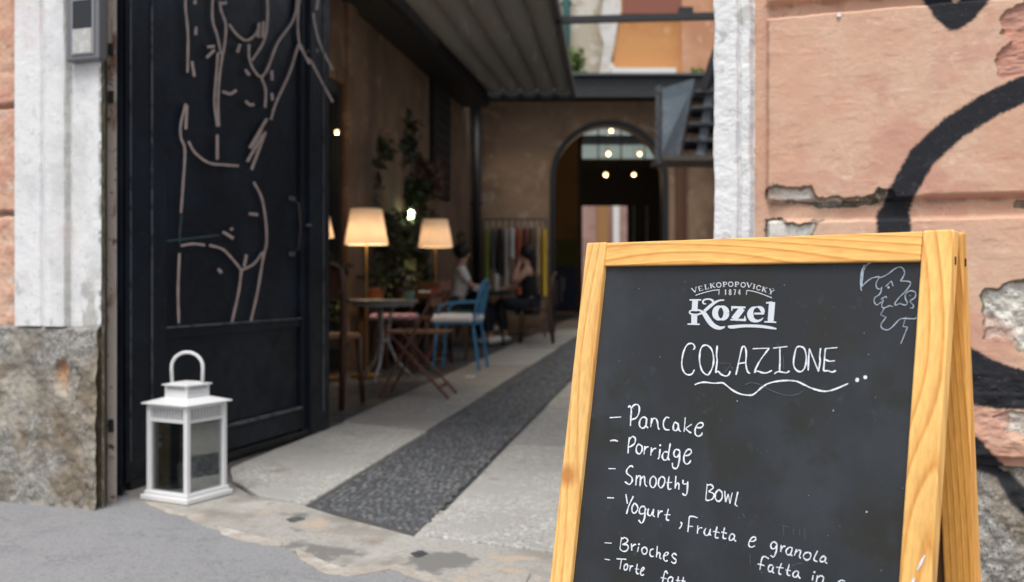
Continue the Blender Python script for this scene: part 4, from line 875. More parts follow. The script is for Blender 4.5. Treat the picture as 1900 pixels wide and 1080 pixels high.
# back wall with arch
BY=15.5; bw=thing('arch_wall','brown end wall of the passage pierced by a tall black-rimmed arch','wall',(0,BY,0))
ax0,ax1=(1020-950)/F*BY,(1240-950)/F*BY; acx=(ax0+ax1)/2; ar=(ax1-ax0)/2; asz=2.40
WT=3.62; XL,XR=-.75,3.3
def yz(x,z,d): return (x,d,z)
arcpts=[(acx+ar*math.cos(a),asz+ar*math.sin(a)) for a in [math.pi*i/28 for i in range(29)]]
mb=MB(); mb.box(((XL+ax0)/2,.175,WT/2),(ax0-XL,.35,WT)); mb.box(((XR+ax1)/2,.175,WT/2),(XR-ax1,.35,WT))
for (a,b) in zip(arcpts[:-1],arcpts[1:]):
    mb.hexa([(b[0],0,b[1]),(a[0],0,a[1]),(a[0],.35,a[1]),(b[0],.35,b[1]),(b[0],0,WT),(a[0],0,WT),(a[0],.35,WT),(b[0],.35,WT)])
mb.build('wall_face',m_bwall,bw,fix=True)
mb=MB()
ro=[(acx+(ar+.0)*math.cos(a),asz+(ar)*math.sin(a)) for a in [math.pi*i/28 for i in range(29)]]; ri=[(acx+(ar-.085)*math.cos(a),asz+(ar-.085)*math.sin(a)) for a in [math.pi*i/28 for i in range(29)]]
for i in range(28): mb.hexa([(*[ri[i+1][0]],-.03,ri[i+1][1]),(ri[i][0],-.03,ri[i][1]),(ri[i][0],.3,ri[i][1]),(ri[i+1][0],.3,ri[i+1][1]),(ro[i+1][0],-.03,ro[i+1][1]),(ro[i][0],-.03,ro[i][1]),(ro[i][0],.3,ro[i][1]),(ro[i+1][0],.3,ro[i+1][1])])
mb.box((ax0+.0425,.135,asz/2),(.085,.33,asz)); mb.box((ax1-.0425,.135,asz/2),(.085,.33,asz)); mb.build('arch_rim',m_black,bw)
MB().box((2.62,-.06,1.8),(.16,.1,3.5)).build('pilaster',m_dwood,bw,bevel=.01)
# steel beam and coping
sb=thing('steel_beam','heavy dark steel beam resting above the arch wall','beam',(0,15.2,0))
MB().box((1.45,0,3.76),(4.2,.3,.3)).build('web',m_dkmet,sb,bevel=.01); MB().box((1.45,-.03,3.93),(4.2,.42,.035)).build('top_flange',mat('blue_grey_steel',(.06,.07,.085),rough=.5),sb); MB().box((1.45,-.03,3.6),(4.2,.42,.03)).build('bottom_flange',m_dkmet,sb)
# hall behind arch
hall=thing('rear_hall','dim rear hall seen through the arch with a glazed screen at its end','building',(0,0,0))
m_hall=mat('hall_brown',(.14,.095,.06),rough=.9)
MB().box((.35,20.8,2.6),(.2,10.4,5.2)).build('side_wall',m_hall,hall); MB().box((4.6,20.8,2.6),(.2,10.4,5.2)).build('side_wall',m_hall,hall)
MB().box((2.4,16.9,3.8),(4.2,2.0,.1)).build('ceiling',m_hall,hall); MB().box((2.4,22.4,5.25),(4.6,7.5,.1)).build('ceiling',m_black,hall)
HYY=26
xp=lambda px:(px-950)/F*HYY; zp=lambda py:CZ+(HY-py)/F*HYY
MB().box((xp(1074)/2+.2,HYY,2.6),(xp(1074)-.4,.15,5.2)).build('end_wall',mat('hall_end_ochre',(.32,.20,.10),[(1,4,.45,.6,(.24,.15,.08))],rough=.9),hall)
MB().box(((xp(1240)+4.8)/2,HYY,2.6),(4.8-xp(1240),.15,5.2)).build('end_wall',m_hall,hall)
scn=thing('glazed_screen','black framed glass screen with transom at the end of the rear hall','screen',(0,HYY,0))
for a,b,c,d in ((1072,1080,215,600),(1236,1244,215,600),(1080,1236,298,314)): MB().box(((xp(a)+xp(b))/2,-.02,(zp(c)+zp(d))/2),(xp(b)-xp(a),.12,zp(c)-zp(d))).build('frame_bar',m_dkmet,scn)
for px in (1110,1152,1196): MB().box((xp(px),-.01,(zp(225)+zp(298))/2),(.035,.05,zp(225)-zp(298))).build('glazing_bar',m_dkmet,scn)
MB().box(((xp(1080)+xp(1236))/2,.0,(zp(225)+zp(298))/2),(xp(1236)-xp(1080),.01,zp(225)-zp(298))).build('glass_pane',m_glass,scn)
MB().box(((xp(1080)+xp(1236))/2,.03,(zp(314)+zp(382))/2),(xp(1236)-xp(1080),.05,zp(314)-zp(382))).build('dark_panel',m_black,scn)
MB().box(((xp(1164)+xp(1236))/2,.03,(zp(382)+0)/2),(xp(1236)-xp(1164),.05,zp(382))).build('door_panel',m_black,scn)
for px in (1176,1200): MB().box((xp(px),-.02,zp(382)/2),(.05,.04,zp(382))).build('door_stile',m_greyst,scn)
fb=thing('far_building','pink plaster building with ochre column glimpsed beyond the rear hall','building',(0,33,0))
xf=lambda px:(px-950)/F*33
MB().box((4,0,3),(8,.3,6)).build('wall',m_pink,fb)
MB().box((xf(1117),-.25,1.7),(.36,.2,3.4)).build('column',mat('ochre',(.28,.14,.05),rough=.9),fb); MB().box((xf(1142),-.2,1.7),(.2,.15,3.4)).build('column',m_ledge,fb)
MB().box((4,-.22,CZ+(525-284)/F*33),(8,.2,.44)).build('fascia_band',mat('pale_green_band',(.52,.56,.50),rough=.7),fb); MB().box((4,-.2,CZ+(525-262)/F*33),(8,.1,.2)).build('fascia_line',m_dkmet,fb)
MB().box((4,-.25,CZ+(525-245)/F*33),(8,.2,.3)).build('cornice',m_ledge,fb)
# coloured banners on the end wall
bn=thing('navy_banner','navy banner with white upright lettering marks at the far end of the hall','banner',(0,25.85,0))
MB().box(((xp(1022)+xp(1070))/2,0,(zp(497)+zp(574))/2),(xp(1070)-xp(1022),.04,zp(497)-zp(574))).build('panel',mat('navy_cloth',(.03,.055,.16),rough=.7),bn)
for px,a,b in ((1032,520,566),(1041,512,560),(1046,515,540)): MB().box((xp(px),-.026,(zp(a)+zp(b))/2),(.035,.008,zp(a)-zp(b))).build('lettering',mat('banner_print',(.4,.43,.5),rough=.8),bn)
gb=thing('hanging_sign','dark olive green board hung above the navy banner','board',(0,25.85,0))
MB().box(((xp(1022)+xp(1070))/2,0,(zp(445)+zp(495))/2),(xp(1070)-xp(1022),.04,zp(445)-zp(495))).build('board',mat('olive_panel',(.08,.105,.025),rough=.7),gb); MB().box((xp(1033),-.026,(zp(452)+zp(480))/2),(.05,.008,zp(452)-zp(480))).build('pale_stripe',mat('olive_print',(.16,.18,.1),rough=.7),gb)
# bulbs
m_bulb=mat('lit_bulb',(1,.8,.5),emit=((1,.62,.28),3.2)); m_glow=mat('greenish_glow',(1,1,.8),emit=((.85,1,.62),14))
def bulb(px,py,Y,r,label,m_=m_bulb,top=None,pw_=6):
    p=at(px,py,Y); o=thing('hanging_bulb',label,'light bulb',p,group='bulbs hanging in the passage')
    MB().lathe([(r*math.sin(a),-r*math.cos(a)) for a in [math.pi*i/8+.001 for i in range(9)]],(0,0,0),12).build('globe',m_,o,smooth=True)
    MB().tube([(0,0,r*.9),(0,0,r*.9+.05)],.014,8).build('socket',m_dkmet,o)
    if top: MB().tube([(0,0,r+.05),(0,0,top-p.z)],.004,5).build('cord',m_dkmet,o)
    ld=bpy.data.lights.new('bulb_light','POINT'); ld.energy=pw_; ld.color=(1,.72,.42); ld.shadow_soft_size=r; lo=bpy.data.objects.new('bulb_light',ld); C.objects.link(lo); lo.parent=o; lo.location=(0,0,-r-.03)
bulb(1134,242,20.5,0.036,'lit bulb alone at the top under the arch crown',top=5.2)
bulb(1129,285,20.5,0.040,'left bulb of the middle pair hanging in the arch',top=5.2)
bulb(1187,285,20.5,0.036,'right bulb of the middle pair hanging in the arch',top=5.2)
bulb(1124,324,19.0,0.036,'left bulb of the lowest pair hanging in the arch',top=5.2)
bulb(1176,324,19.0,0.034,'right bulb of the lowest pair hanging in the arch',top=5.2)
bulb(625,245,8.5,0.018,'small lit bulb in front of the dark doorway by the gate edge',top=2.6,pw_=1.5)
# canopy
CZZ=3.5; cl=lambda Y:-.36-.149*(14.5-Y); cr_=lambda Y:.88-.10*(14.5-Y)
cn_=thing('canopy','grey ribbed canopy of long folds over the left side of the passage','canopy')
nf=5
for j in range(nf):
    mb=MB(); n=7; ys=[4.2,6,8,10,12,14.4]
    for top in (0,1):
        for Y in ys:
            for i in range(n+1):
                t=(j+i/n)/nf; x=cl(Y)*(1-t)+cr_(Y)*t; a=i/n
                z=CZZ+.09*abs(math.sin(math.pi*a))**.5*-1+.10+(.03 if top else 0)+ .02*math.sin(Y)
                mb.v.append((x+(0.002 if i==0 else -.002 if i==n else 0),Y,z))
    N1=(n+1)*len(ys)
    for r_ in range(len(ys)-1):
        for i in range(n):
            a=r_*(n+1)+i; mb.f.append((a,a+1,a+n+2,a+n+1)); mb.f.append((N1+a,N1+a+n+1,N1+a+n+2,N1+a+1))
    mb.build('canopy_fold',m_canopy,cn_,smooth=True,fix=False)
mb=MB()
for t,w in ((-.03,.07),(1.02,.05)): mb.beam((cl(4.2)*(1-t)+cr_(4.2)*t,4.2,CZZ+.03),(cl(14.4)*(1-t)+cr_(14.4)*t,14.4,CZZ+.03),w,.12)
mb.build('side_bead',m_edge,cn_)
MB().beam((cl(4.2)-.26,4.2,CZZ-.02),(cl(14.6)-.2,14.6,CZZ-.02),.42,.22).build('wall_beam',m_dkmet,cn_)
MB().beam((cl(14.5)-.1,14.5,CZZ-.0),(cr_(14.5)+.02,14.5,CZZ-.0),.12,.14).build('end_beam',m_dkmet,cn_)
tb=thing('tie_beam','thin dark steel tie beam crossing the open gap above the passage','beam')
MB().beam((cr_(10.2),10.2,3.48),(2.45,10.0,3.48),.06,.068).build('bar',m_dkmet,tb); MB().box((1.76,10.1,3.54),(.14,.1,.08)).build('bracket',m_dkmet,tb)
# buildings above
ob=thing('orange_building','orange plaster building with a shuttered window rising behind the arch wall','building',(0,18,0))
xo=lambda px,Y=18:(px-950)/F*Y; zo=lambda py,Y=18:CZ+(HY-py)/F*Y
MB().box(((xo(1138)+xo(1264))/2,.2,6.4),(xo(1264)-xo(1138),.4,5.1)).build('wall',m_orange,ob)
MB().box((xo(1264)+1.0,.15,6.4),(2.0,.4,5.1)).build('side_wall',m_orange2,ob)
MB().box(((xo(1156)+xo(1264))/2,-.03,(zo(-60)+zo(27))/2),(xo(1264)-xo(1156),.06,zo(-60)-zo(27))).build('shutter',mat('brick_red_shutter',(.22,.07,.045),rough=.7),ob)
MB().box(((xo(1132)+xo(1250))/2,-.12,zo(138)),(xo(1250)-xo(1132),.3,.12)).build('ledge',m_ledge,ob)
bb2=thing('beige_building','beige building with peeling plaster left of the orange one above the beam','building',(0,18.4,0))
MB().box((-1.2,.2,6.4),(2*(xo(1138,18.4)+1.2)-.0,.4,5.2)).build('wall',m_beige,bb2)
mb=MB(); P=[]
rr=random.Random(4); pl=[]
for i in range(15): pl.append((xo(1134,18.4)+rr.uniform(-.05,.14)+.02,3.9+i*.3))
pl=[(xo(1112+6*math.sin(i*2.1),18.4),3.9+i*.3) for i in range(14,-1,-1)]+[(xo(1140+9*math.sin(i*1.3)+5*math.sin(i*3.7),18.4),3.9+i*.3) for i in range(15)]
mb.extr(pl,lambda x,z,d:(x,d,z),-.445,-.43); mb.build('bare_patch',mat('bare_render',(.50,.47,.43),[(3,6,.45,.58,(.58,.56,.53)),(7,6,.56,.66,(.44,.32,.24))],rough=.9),bb2)
tp=thing('teal_downpipe','teal rain pipe on the beige wall beside the canopy edge','downpipe',(xo(1052),18.2,3.9)); MB().tube([(0,0,0),(0,0,5)],.07,10).build('pipe',m_teal,tp,smooth=True); MB().box((0,.02,2.0),(.2,.1,.06)).build('bracket',m_dkmet,tp)
# stair
stt=thing('steel_stair','grey steel staircase hanging at the upper right above the passage','stair')
Ya=11.2
pt=lambda px,py,Y=Ya:at(px,py,Y)
def plate(L_,th,nm,m_,Y=Ya):
    mb=MB(); n=len(L_); a=[pt(x,y,Y+dy) for x,y,dy in L_]
    mb.v+=[tuple(p) for p in a]+[tuple(p+Vector((th*.6,th,0))) for p in a]
    mb.f.append(tuple(range(n))); mb.f.append(tuple(range(n,2*n))[::-1])
    for i in range(n): mb.f.append((i,(i+1)%n,n+(i+1)%n,n+i))
    return mb.build(nm,m_,stt)
plate([(1222,166,-.3),(1288,146,0),(1257,297,0),(1217,303,-.3)],.03,'side_panel',m_greyst)
plate([(1217,160,-.32),(1226,158,-.3),(1224,304,-.3),(1214,304,-.32)],.04,'panel_edge',m_ledge.copy() if 0 else m_edge)
for i in range(5):
    py=172+i*30; x0=1286-i*6.5; MB().box(at((x0+1345)/2,py,Ya+.3+.0),((1345-x0)/F*Ya,.26,.03)).build('tread',m_edge,stt); 
    MB().box(at((x0+1345)/2,py+11,Ya+.46),((1345-x0)/F*Ya,.02,.07)).build('riser',m_dkmet,stt)
MB().box(at(1285,300,Ya+.1),(140/F*Ya,.7,.05)).build('landing',mat('landing_brown',(.10,.085,.07),rough=.8),stt)
plate([(1340,40,-.1),(1352,40,-.1),(1312,165,-.1),(1297,165,-.1)],.08,'handrail_plate',m_dkmet)
plate([(1310,165,.25),(1325,165,.25),(1305,300,.25),(1290,300,.25)],.05,'far_stringer',m_greyst)
# ================================================================ PLANTS
def leaf_mb(centers,n,size,rr,drop=.0):
    mb=MB()
    for _ in range(n):
        c,rad=rr.choice(centers); v=Vector((rr.gauss(0,1),rr.gauss(0,1),rr.gauss(0,1))); v=v.normalized()*rad*rr.random()**.5; p=Vector(c)+v
        d=Vector((rr.gauss(0,1),rr.gauss(0,1),rr.gauss(-drop,.8))).normalized(); s=d.orthogonal().normalized(); s=(s*math.cos(rr.uniform(0,3))+d.cross(s)*math.sin(rr.uniform(0,3))).normalized()
        L_=size*rr.uniform(.6,1.4); w=L_*.3; u=d.cross(s).normalized()
        mb.add([p,p+d*L_*.5+s*w,p+d*L_-u*L_*.15,p+d*L_*.5-s*w],[(0,1,2,3)])
    return mb
def plant(px,Y,top,h0,spread,label,mi,n=700,size=.09,pot=True,seed=1,z0=0.0,cat='plant',dx=0,name='potted_plant'):
    rr=random.Random(seed); g=Vector(((px-950)/F*Y,Y,z0)); o=thing(name,label,cat,g,0,'plants along the brown wall')
    if pot:
        ph=.26; MB().lathe([(.09,0),(.135,.2),(.145,.2),(.145,ph),(.125,ph),(.12,ph-.03)],(0,0,0),16).build('pot',m_terra if pot==1 else m_dkmet,o,smooth=False)
    else: ph=0
    H=top-z0; cs=[]; mb=MB()
    nb=7
    for i in range(nb):
        a=rr.uniform(0,6.28); zz=h0-z0+(H-h0+z0)*((i+.6)/nb); rad=spread*rr.uniform(.35,.8); c=Vector((rad*math.cos(a)*.8,rad*math.sin(a)*.5,zz)); cs.append((c,spread*rr.uniform(.28,.6)))
        mid=Vector((c.x*.4,c.y*.4,zz*.6)); mb.tube([(0,0,ph*.9),mid,c],[.014,.01,.004],5)
    mb.build('stem',m_bark,o); leaf_mb(cs,n,size,rr,.2).build('foliage',m_leafs[mi],o,fix=False); return o
plant(712,11.4,2.9,1.2,.50,'tall dark climbing plant on the brown wall above the lamps',0,1500,.12,pot=2,seed=3)
plant(752,12.0,2.3,1.0,.45,'reddish leaved climber beside the tall plant',3,1500,.11,pot=2,seed=4)
plant(700,10.2,2.3,.8,.30,'leafy plant directly behind the nearer lampshade',1,1100,.10,pot=2,seed=5)
plant(768,11.2,1.45,.5,.42,'bushy green plant between the two lampshades',1,1800,.09,pot=2,seed=6)
plant(838,14.2,1.6,.6,.30,'dark shrub behind the seated person in white',2,800,.08,pot=2,seed=7)
plant(732,10.5,1.2,.45,.36,'low fern in front of the brown wall between lamp stems',2,1400,.10,pot=2,seed=8)
plant(618,9.0,1.05,.4,.2,'small dark plant beside the doorway at the gate edge',1,400,.08,pot=2,seed=9)
# bench planter with pots
bc=thing('wooden_bench','dark wooden bench along the wall carrying small plant pots','bench',(WX(10.3)+.26,10.3,0),-math.atan(K))
MB().box((0,0,.60),(.3,2.6,.05)).build('bench_top',m_dwood,bc,bevel=.005)
for yy in (-1.15,1.15):
    for xx in (-.11,.11): MB().box((xx,yy,.2875),(.05,.05,.575)).build('leg',m_dwood,bc)
def smallpot(px,Y,r,h,label,m_,z=.625):
    x=(px-950)/F*Y; o=thing('plant_pot',label,'pot',(x,Y,z),0,'small pots on the bench'); MB().lathe([(r*.7,0),(r*.95,h*.75),(r*1.05,h*.75),(r*1.05,h),(r*.9,h),(r*.85,h*.85)],(0,0,0),16).build('pot',m_,o)
    rr=random.Random(int(px)); leaf_mb([(Vector((0,0,h+.1)),.12)],160,.07,rr).build('foliage',m_leafs[1],o,fix=False)
smallpot(698,9.35,.085,.12,'orange terracotta pot on the bench beside the nearer lamp stem',m_terra)
smallpot(742,10.1,.08,.12,'brown pot on the bench right of the terracotta pot',m_dwood)
smallpot(783,11.2,.08,.12,'dark pot at the far end of the bench',m_dkmet)
gl=thing('bright_spot','small glowing greenish white spot among the leaves between the lampshades','light',at(762,398,11.0))  # emissive globe on a stalk, added for a bright greenish spot
MB().lathe([(.045*math.sin(a),-.045*math.cos(a)) for a in [math.pi*i/8+.001 for i in range(9)]],(0,0,0),12).build('globe',m_glow,gl,smooth=True); MB().tube([(0,.03,.03),(0,.25,.2)],.01,6).build('arm',m_dkmet,gl)
# terrace greenery
tg=leaf_mb([(Vector((xo(px)+.0,17.4,3.98+dz)),.22) for px,dz in ((1060,.35),(1075,.15),(1088,.22),(1102,.13),(1120,.18),(1058,.7),(1070,.1),(1095,.05),(1112,.1))],3200,.09,random.Random(2)).build('terrace_plants',m_leafb,fix=False); tag(tg,kind='stuff'); tag(tg,'bright green plants growing on the terrace above the dark beam','plants')
tg=leaf_mb([(Vector((xo(px),17.4,3.98+dz)),.16) for px,dz in ((1275,.2),(1283,.4))],500,.08,random.Random(5)).build('terrace_plants',m_leafb,fix=False); tag(tg,kind='stuff'); tag(tg,'small green shrub above the stair beside the orange wall','plants')
tr_=MB().box((2.0,16.9,3.86),(5.5,2.2,.06)).build('terrace_slab',m_greyst); tag(tr_,'flat roof slab behind the dark steel beam','roof')
# ================================================================ FURNITURE
def chair(label,loc,rz,seat_m,m_,group=None,back='solid',h=.88):
    c=thing('wooden_chair',label,'chair',loc,rz,'dark wooden chairs in the passage'); w=.21
    MB().lathe([(w-.01,0),(w,.008),(w,.026),(w-.01,.03)],(0,0,.435),20).build('seat',seat_m,c,bevel=0)
    for sx in (-1,1):
        MB().tube([(sx*.16,.16,.43),(sx*.18,.19,0)],[.022,.018],8).build('leg',m_,c,smooth=True)
        MB().tube([(sx*.17,-.24,0),(sx*.165,-.185,.43),(sx*.175,-.21,.7),(sx*.165,-.24,h)],[.019,.024,.022,.02],8).build('leg',m_,c,smooth=True)
    top=[(.165*math.cos(a)*1.0,-.24-.03*math.sin(a),h+.05*math.sin(a)-.01) for a in [math.pi*i/8 for i in range(9)]]
    MB().tube(top,.016,8).build('top_rail',m_,c,smooth=True)
    if back=='solid':
        mb=MB(); 
        for i in range(6):
            a0=-.15+i*.05; mb.box((a0+.025,-.225-.012*math.cos((a0+.025)*9),h-.09),(.051,.012,.2))
        mb.build('backrest',m_,c)
    else: MB().tube([(-.165,-.2,.6),(0,-.23,.66),(.165,-.2,.6)],.01,8).build('backrest',m_,c)
    MB().tube([(.13*math.cos(a),.13*math.sin(a),.22) for a in [2*math.pi*i/14 for i in range(14)]],.009,6,closed=True).build('stretcher_ring',m_,c)
    return c
chair('dark bentwood chair nearest the gate seen from behind',(-1.19,6.42,0),R(-8),m_seatw,m_dwood)
pk=thing('wooden_stool','dark wooden stool with a pink checked cushion behind the round table','stool',(-1.03,8.75,0)); MB().box((0,0,.45),(.38,.36,.03)).build('seat',m_dwood,pk,bevel=.004)
for sx in (-1,1):
    for sy in (-1,1): MB().beam((sx*.15,sy*.14,.44),(sx*.17,sy*.16,0),.03,.03).build('leg',m_dwood,pk)
cu=MB().box((0,0,0),(.40,.38,.05)).build('cushion',m_check,None,bevel=.02); cu.location=(-1.03,8.72,.495); tag(cu,'pink and white checked cushion on the stool behind the round table','cushion')
# folding chair
fc=thing('folding_chair','reddish wooden slat folding chair with crossed legs beside the round table','chair',(-.655,7.0,0),R(84))
for i in range(6): MB().box((0,-.18+i*.07,.45),(.38,.055,.018)).build('seat_slat',m_rwood,fc,bevel=.003)
for sx in (-1,1):
    MB().beam((sx*.17,.17,.44),(sx*.17,-.24,0),.014,.03,up=(1,0,0)).build('leg',m_dred,fc); MB().beam((sx*.19,-.2,.82),(sx*.19,.24,0),.014,.03,up=(1,0,0)).build('leg',m_dred,fc)
for z,y in ((.66,-.115),(.77,-.175)): MB().box((0,y-.012,z),(.40,.014,.06)).build('back_slat',m_rwood,fc,bevel=.003)
MB().beam((-.19,-.17,.07),(.19,-.17,.07),.012,.02).build('cross_bar',m_dred,fc); MB().beam((-.19,.2,.07),(.19,.2,.07),.012,.02).build('cross_bar',m_dred,fc)
def copy_thing(o,loc,rz,label):
    c=o.copy(); C.objects.link(c); c.location=loc; c.rotation_euler=(0,0,rz); c['label']=label
    for ch in list(o.children):
        d=ch.copy(); C.objects.link(d); d.parent=c
    return c
fc['group']='reddish folding chairs at the cafe tables'
copy_thing(fc,(-.86,9.75,0),R(150),'reddish folding chair between the blue chair and the low fern')
chair('dark chair with worn seat left of the seated person in white',(-.98,11.6,0),R(-60),m_seatw,m_dwood)
# blue chair
bc_=thing('blue_chair','bright blue tubular metal chair with a white towel on its seat','chair',(-.49,9.2,0),R(80))
MB().box((0,0,.42),(.40,.38,.02)).build('seat',m_blue,bc_,bevel=.006)
for sx in (-1,1):
    MB().tube([(sx*.17,.16,.42),(sx*.2,.2,0)],.014,8).build('leg',m_blue,bc_); MB().tube([(sx*.17,-.17,.42),(sx*.2,-.23,0)],.014,8).build('leg',m_blue,bc_)
    MB().tube([(sx*.19,-.2,.62),(sx*.21,.05,.61),(sx*.2,.14,.57),(sx*.18,.15,.43)],.011,8).build('armrest',m_blue,bc_)
MB().tube([(-.17,-.17,.42),(-.19,-.21,.62),(-.14,-.25,.79),(0,-.26,.82),(.14,-.25,.79),(.19,-.21,.62),(.17,-.17,.42)],.014,8).build('backrest',m_blue,bc_,smooth=True)
for sx in (-.05,.05): MB().tube([(sx,-.18,.43),(sx*1.2,-.25,.8)],.008,6).build('back_spindle',m_blue,bc_)
tw_=MB(); 
for i in range(7):
    for j in range(6): pass
tw_.box((0,0,0),(.42,.40,.075)); tw_=tw_.build('towel',m_towel,None,bevel=.03); tw_.location=(-.50,9.18,.47); tw_.rotation_euler=(0,0,R(75)); tag(tw_,'folded white towel cushion on the blue chair','towel')
# tables
def rtable(label,loc,r,h,top_m,leg_m,curly=True):
    t=thing('round_table',label,'table',loc,0,'small round cafe tables'); MB().lathe([(r-.005,0),(r,.006),(r,.02),(r-.004,.024)],(0,0,h-.024),36).build('tabletop',top_m,t)
    MB().lathe([(r-.03,0),(r-.03,.025)],(0,0,h-.05),30).build('apron',leg_m,t)
    for k in range(3):
        a=R(20+120*k); d=Vector((math.cos(a),math.sin(a),0))
        pr=[(.07,h-.05),(.05,h*.75),(.03,h*.5),(.10,h*.25),(.20,h*.1),(.25,0.01)] if curly else [(.15,h-.05),(.18,0)]
        MB().tube([tuple(d*x+Vector((0,0,z))) for x,z in pr],.013,8).build('leg',leg_m,t,smooth=True)
    MB().tube([(.045*math.cos(a),.045*math.sin(a),h*.5) for a in [2*math.pi*i/12 for i in range(12)]],.01,6,closed=True).build('collar_ring',leg_m,t)
    return t
rtable('small round zinc cafe table on curved white iron legs',(-1.03,8.0,0),.275,.655,m_zinc,m_iron)
rtable('dark round table between the two seated people',(-.28,12.6,0),.30,.69,m_dkmet,m_dkmet,False)
rtable('dark side table holding a red box behind the folding chair',(-.80,10.3,0),.28,.66,m_dkmet,m_dkmet,False)
gs=thing('green_stool','low stool with bright green seat behind the blue chair','stool',((840-950)/F*10.4,10.4,0)); MB().box((0,0,.47),(.36,.34,.06)).build('seat',mat('green_seat',(.015,.13,.055),rough=.6),gs,bevel=.01)
for sx in (-1,1):
    for sy in (-1,1): MB().box((sx*.14,sy*.13,.22),(.03,.03,.44)).build('leg',m_dwood,gs)
x=lambda px,Y:(px-950)/F*Y
o=MB().lathe([(.034,0),(.045,.055),(.047,.07),(.04,.07),(.036,.02)],(0,0,0),16).build('cup',mat('celadon_green',(.16,.26,.2),rough=.4)); o.location=(x(759,8.0),8.0,.655); tag(o,'pale green cup near the edge of the zinc table','cup')
o=MB().box((0,0,.045),(.10,.10,.09)).build('red_box',mat('orange_red',(.50,.09,.045),rough=.6),None,bevel=.006); o.location=(x(808,10.3),10.3,.66); tag(o,'small orange red box on the dark side table','box')
o=MB().box((0,0,.025),(.14,.10,.05)).build('napkin_box',m_whpaper,None,bevel=.008); o.location=(x(786,10.2),10.15,.66-.0); tag(o,'white napkin box left of the red box','box')
o=MB().lathe([(.03,0),(.035,.16),(.032,.2),(.012,.22)],(0,0,0),14).build('bottle',mat('pale_bottle',(.5,.5,.48),rough=.3)); o.location=(x(921,12.65),12.65,.69); o.location.x=min(o.location.x,-.10); tag(o,'white bottle standing on the table between the seated people','bottle')
o=MB().lathe([(.035,0),(.04,.05),(.035,.06)],(0,0,0),14).build('cup',m_whpaper); o.location=(x(882,12.5),12.5,.69); tag(o,'white cup in front of the person in the white shirt','cup')
g=gnd(872,700); o=MB().prism([(g.x-.045,g.y-.05),(g.x+.04,g.y-.06),(g.x+.05,g.y+.05),(g.x-.03,g.y+.07)],.001,.006).build('paper_scrap',m_whpaper); tag(o,'scrap of white paper lying on the pale paving by the blue chair','paper')
# floor lamps
def lamp(label,px,py,Y,w,hh,pwr,taper=.72,floor=True):
    X=x(px,Y); z=CZ+(HY-py)/F*Y; o=thing('floor_lamp',label,'lamp',(X,Y,0),0,'lit floor lamps along the wall'); n=28
    ms=mat('lit_lamp_shade',(.80,.68,.52),emit=((1,.66,.45),.10),rough=.9,bump=[(60,.2,.002)])
    tnn=ms.node_tree.nodes; tl=ms.node_tree.links; pb=tnn['Principled BSDF']; tr2=tnn.new('ShaderNodeBsdfTranslucent'); tr2.inputs[0].default_value=(.80,.72,.62,1); mxs=tnn.new('ShaderNodeMixShader'); mxs.inputs[0].default_value=.38
    tl.new(pb.outputs[0],mxs.inputs[1]); tl.new(tr2.outputs[0],mxs.inputs[2]); tl.new(mxs.outputs[0],tnn['Material Output'].inputs[0])
    MB().lathe([(w/2,z-hh/2),(w/2*taper,z+hh/2),(w/2*taper-.004,z+hh/2),(w/2-.004,z-hh/2)],(0,0,0),n,cap=False).build('lamp_shade',ms,o,smooth=True)
    MB().tube([(0,0,.02),(0,0,z)],.009,8).build('pole',m_brass,o); MB().lathe([(.13,0),(.13,.015),(.03,.03)],(0,0,0),20).build('foot',m_brass,o)
    MB().lathe([(.025*math.sin(a),z-.0-.025*math.cos(a)) for a in [math.pi*i/8+.001 for i in range(9)]],(0,0,0),10).build('bulb',mat('warm_bulb',(1,.8,.5),emit=((1,.7,.4),3)),o)
    ld=bpy.data.lights.new('lamp_light','POINT'); ld.energy=pwr; ld.color=(1,.76,.52); ld.shadow_soft_size=.06; lo=bpy.data.objects.new('lamp_light',ld); C.objects.link(lo); lo.parent=o; lo.location=(0,0,z-.03)
lamp('larger lit floor lamp with cream shade behind the zinc table',680,421,8.45,.37,.30,7.5)
lamp('smaller lit floor lamp with pale shade left of the seated person',808,433,10.3,.36,.285,4.5)
lamp('lit lampshade mostly hidden behind the edge of the open gate',601,421,8.2,.17,.18,2,.55)
